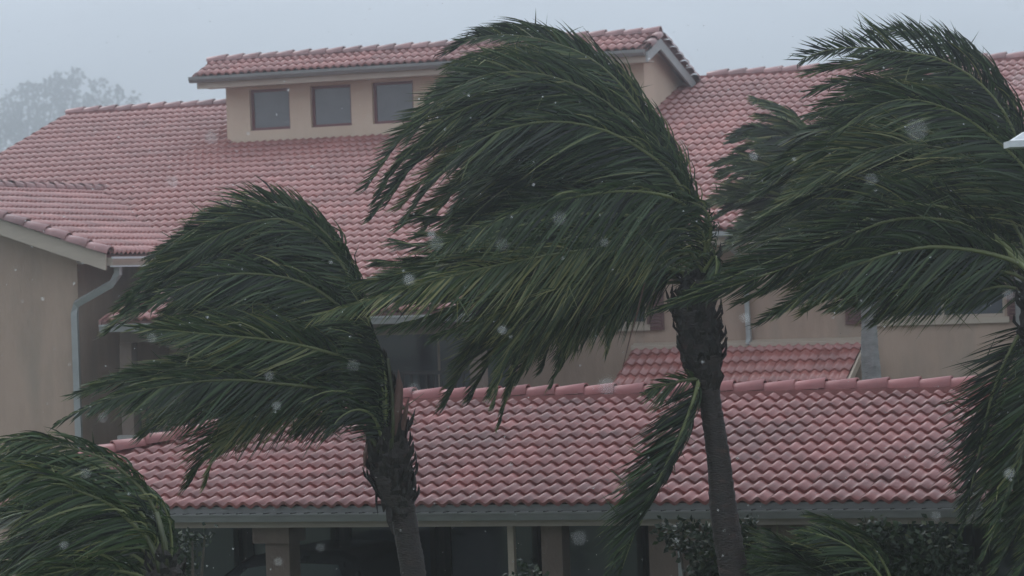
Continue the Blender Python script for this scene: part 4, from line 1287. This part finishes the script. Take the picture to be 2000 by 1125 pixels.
# far tree behind the left end of the roof
YT = 600.0
bt = P(70, 900, YT); bt[2] = 18.0
hill = MB()
HN = 28
hill.add([(bt[0] - 150 + 300 * i / HN, bt[1] - 95 + 190 * j / HN, -0.5 + 19.0 * max(0.0, math.cos(math.pi * (i / HN - 0.5)) * math.cos(math.pi * (j / HN - 0.5))) ** 0.8) for j in range(HN + 1) for i in range(HN + 1)],
         [(j * (HN + 1) + i, j * (HN + 1) + i + 1, (j + 1) * (HN + 1) + i + 1, (j + 1) * (HN + 1) + i) for j in range(HN) for i in range(HN)])
tag(hill.build('hill', M['ground'], smooth=True), kind='structure')
tr = tag(empty('broadleaf_tree', bt), 'big misty broadleaf tree behind the left end of the main roof', 'tree')
blp = [(148, 152, 16, 16), (135, 175, 28, 22), (110, 165, 24, 18), (85, 190, 34, 26), (55, 172, 18, 14), (30, 195, 26, 20), (15, 230, 30, 26), (50, 235, 40, 34), (100, 235, 44, 34),
       (150, 215, 36, 26), (190, 165, 15, 12), (185, 195, 24, 16), (225, 185, 20, 15), (215, 215, 26, 12), (262, 195, 12, 10), (-20, 260, 40, 40), (20, 290, 50, 46), (80, 300, 50, 40), (-40, 330, 60, 60), (40, 370, 80, 60), (130, 270, 40, 30)]
bl = []
for (u, v, ru, rv) in blp:
    p = P(u, v, YT + rng.uniform(-4, 4)) - bt
    bl.append((p[0], p[1], p[2], ru / FPX * YT, ru / FPX * YT, rv / FPX * YT))
leaf_cloud('crown', tr, bt, bl, 26, 1.0, M['tree_leaf'])
trk = MB()
cc = P(70, 420, YT) - bt
trk.tube([(0, 0, 0), (0.3, 0, cc[2] * 0.5), (cc[0], cc[1], cc[2])], [1.3, 1.0, 0.8], n=10)
trk.build('trunk', M['wood'], tr)
for b in bl:
    MB().tube([(cc[0], cc[1], cc[2]), (0.5 * (cc[0] + b[0]) + rng.normal(0, 0.5), b[1] * 0.5, 0.45 * cc[2] + 0.55 * b[2]), (b[0], b[1], b[2])], [0.5, 0.28, 0.08], n=5).build('branch', M['wood'], tr)

# ------------------------------------------------------------------ lamp head at the right edge
YL = 24.0
lb = P(2070, 2200, YL); lb[2] = 0
lamp = tag(empty('street_lamp', lb), 'pale grey box lamp head poking in at the right edge', 'street lamp')
p0 = P(1966, 289, YL) - lb
sc = YL / FPX
hd = MB()
hd.box(p0[0], p0[0] + 110 * sc, p0[1] - 0.14, p0[1] + 0.14, p0[2], p0[2] + 12 * sc)
ho_ = hd.build('lamp_head', M['lampgrey'], lamp)
z1 = p0[2] + 12 * sc
x0_, x1_ = p0[0], p0[0] + 110 * sc
MB().add([(x0_, p0[1] - 0.14, z1 + 0.002), (x1_, p0[1] - 0.14, z1 + 0.002), (x1_, p0[1] + 0.14, z1 + 0.002), (x0_, p0[1] + 0.14, z1 + 0.002),
          (x0_ + 10 * sc, p0[1] - 0.10, z1 + 3 * sc), (x0_ + 34 * sc, p0[1] - 0.06, z1 + 18 * sc), (x1_ - 34 * sc, p0[1] - 0.06, z1 + 18 * sc), (x1_ - 10 * sc, p0[1] - 0.10, z1 + 3 * sc),
          (x0_ + 10 * sc, p0[1] + 0.10, z1 + 3 * sc), (x0_ + 34 * sc, p0[1] + 0.06, z1 + 18 * sc), (x1_ - 34 * sc, p0[1] + 0.06, z1 + 18 * sc), (x1_ - 10 * sc, p0[1] + 0.10, z1 + 3 * sc)],
         [(0, 1, 7, 4), (4, 7, 6, 5), (2, 3, 8, 11), (11, 8, 9, 10), (3, 0, 4, 8), (8, 4, 5, 9), (1, 2, 11, 7), (7, 11, 10, 6), (5, 6, 10, 9)]).build('lamp_cover', M['lampgrey'], lamp)
MB().tube([(0.18, 0, 0), (0.18, 0, p0[2] * 0.5), (0.18, 0, p0[2])], [0.07, 0.06, 0.05], n=10).build('pole', M['gutter_dark'], lamp)
MB().tube([(0.18, 0, p0[2] - 0.02), (0.0, 0, p0[2] - 0.02)], 0.03, n=8).build('arm', M['gutter_dark'], lamp)

# ------------------------------------------------------------------ rain drops in the air
bm = bmesh.new()
bmesh.ops.create_icosphere(bm, subdivisions=1, radius=1.0)
ico = np.array([v.co for v in bm.verts]); icf = [tuple(v.index for v in f.verts) for f in bm.faces]
bm.free()
V, Fc = [], []
for q in range(1640):
    p = np.array([rng.uniform(-7, 7), rng.uniform(13, 30), rng.uniform(2.0, 9.0)])
    rr = rng.uniform(0.0025, 0.005)
    if q >= 1500:                                        # a few heavy drops close by, far out of focus
        p = np.array([rng.uniform(-1.6, 1.6), rng.uniform(2.6, 8.0), rng.uniform(3.9, 6.6)])
        rr = rng.uniform(0.0035, 0.006)
    o0 = len(V)
    V += [tuple(p + v * rr * np.array([1.15, 1, 0.9])) for v in ico]
    Fc += [tuple(i + o0 for i in f) for f in icf]
wm, wt_, wb = newmat('water')
wb.inputs['Base Color'].default_value = (1, 1, 1, 1)
wb.inputs['Roughness'].default_value = 0.02
wb.inputs['IOR'].default_value = 1.33
wb.inputs['Transmission Weight'].default_value = 1.0
tag(link('rain', mesh('rain', V, Fc, wm, True)), kind='stuff')
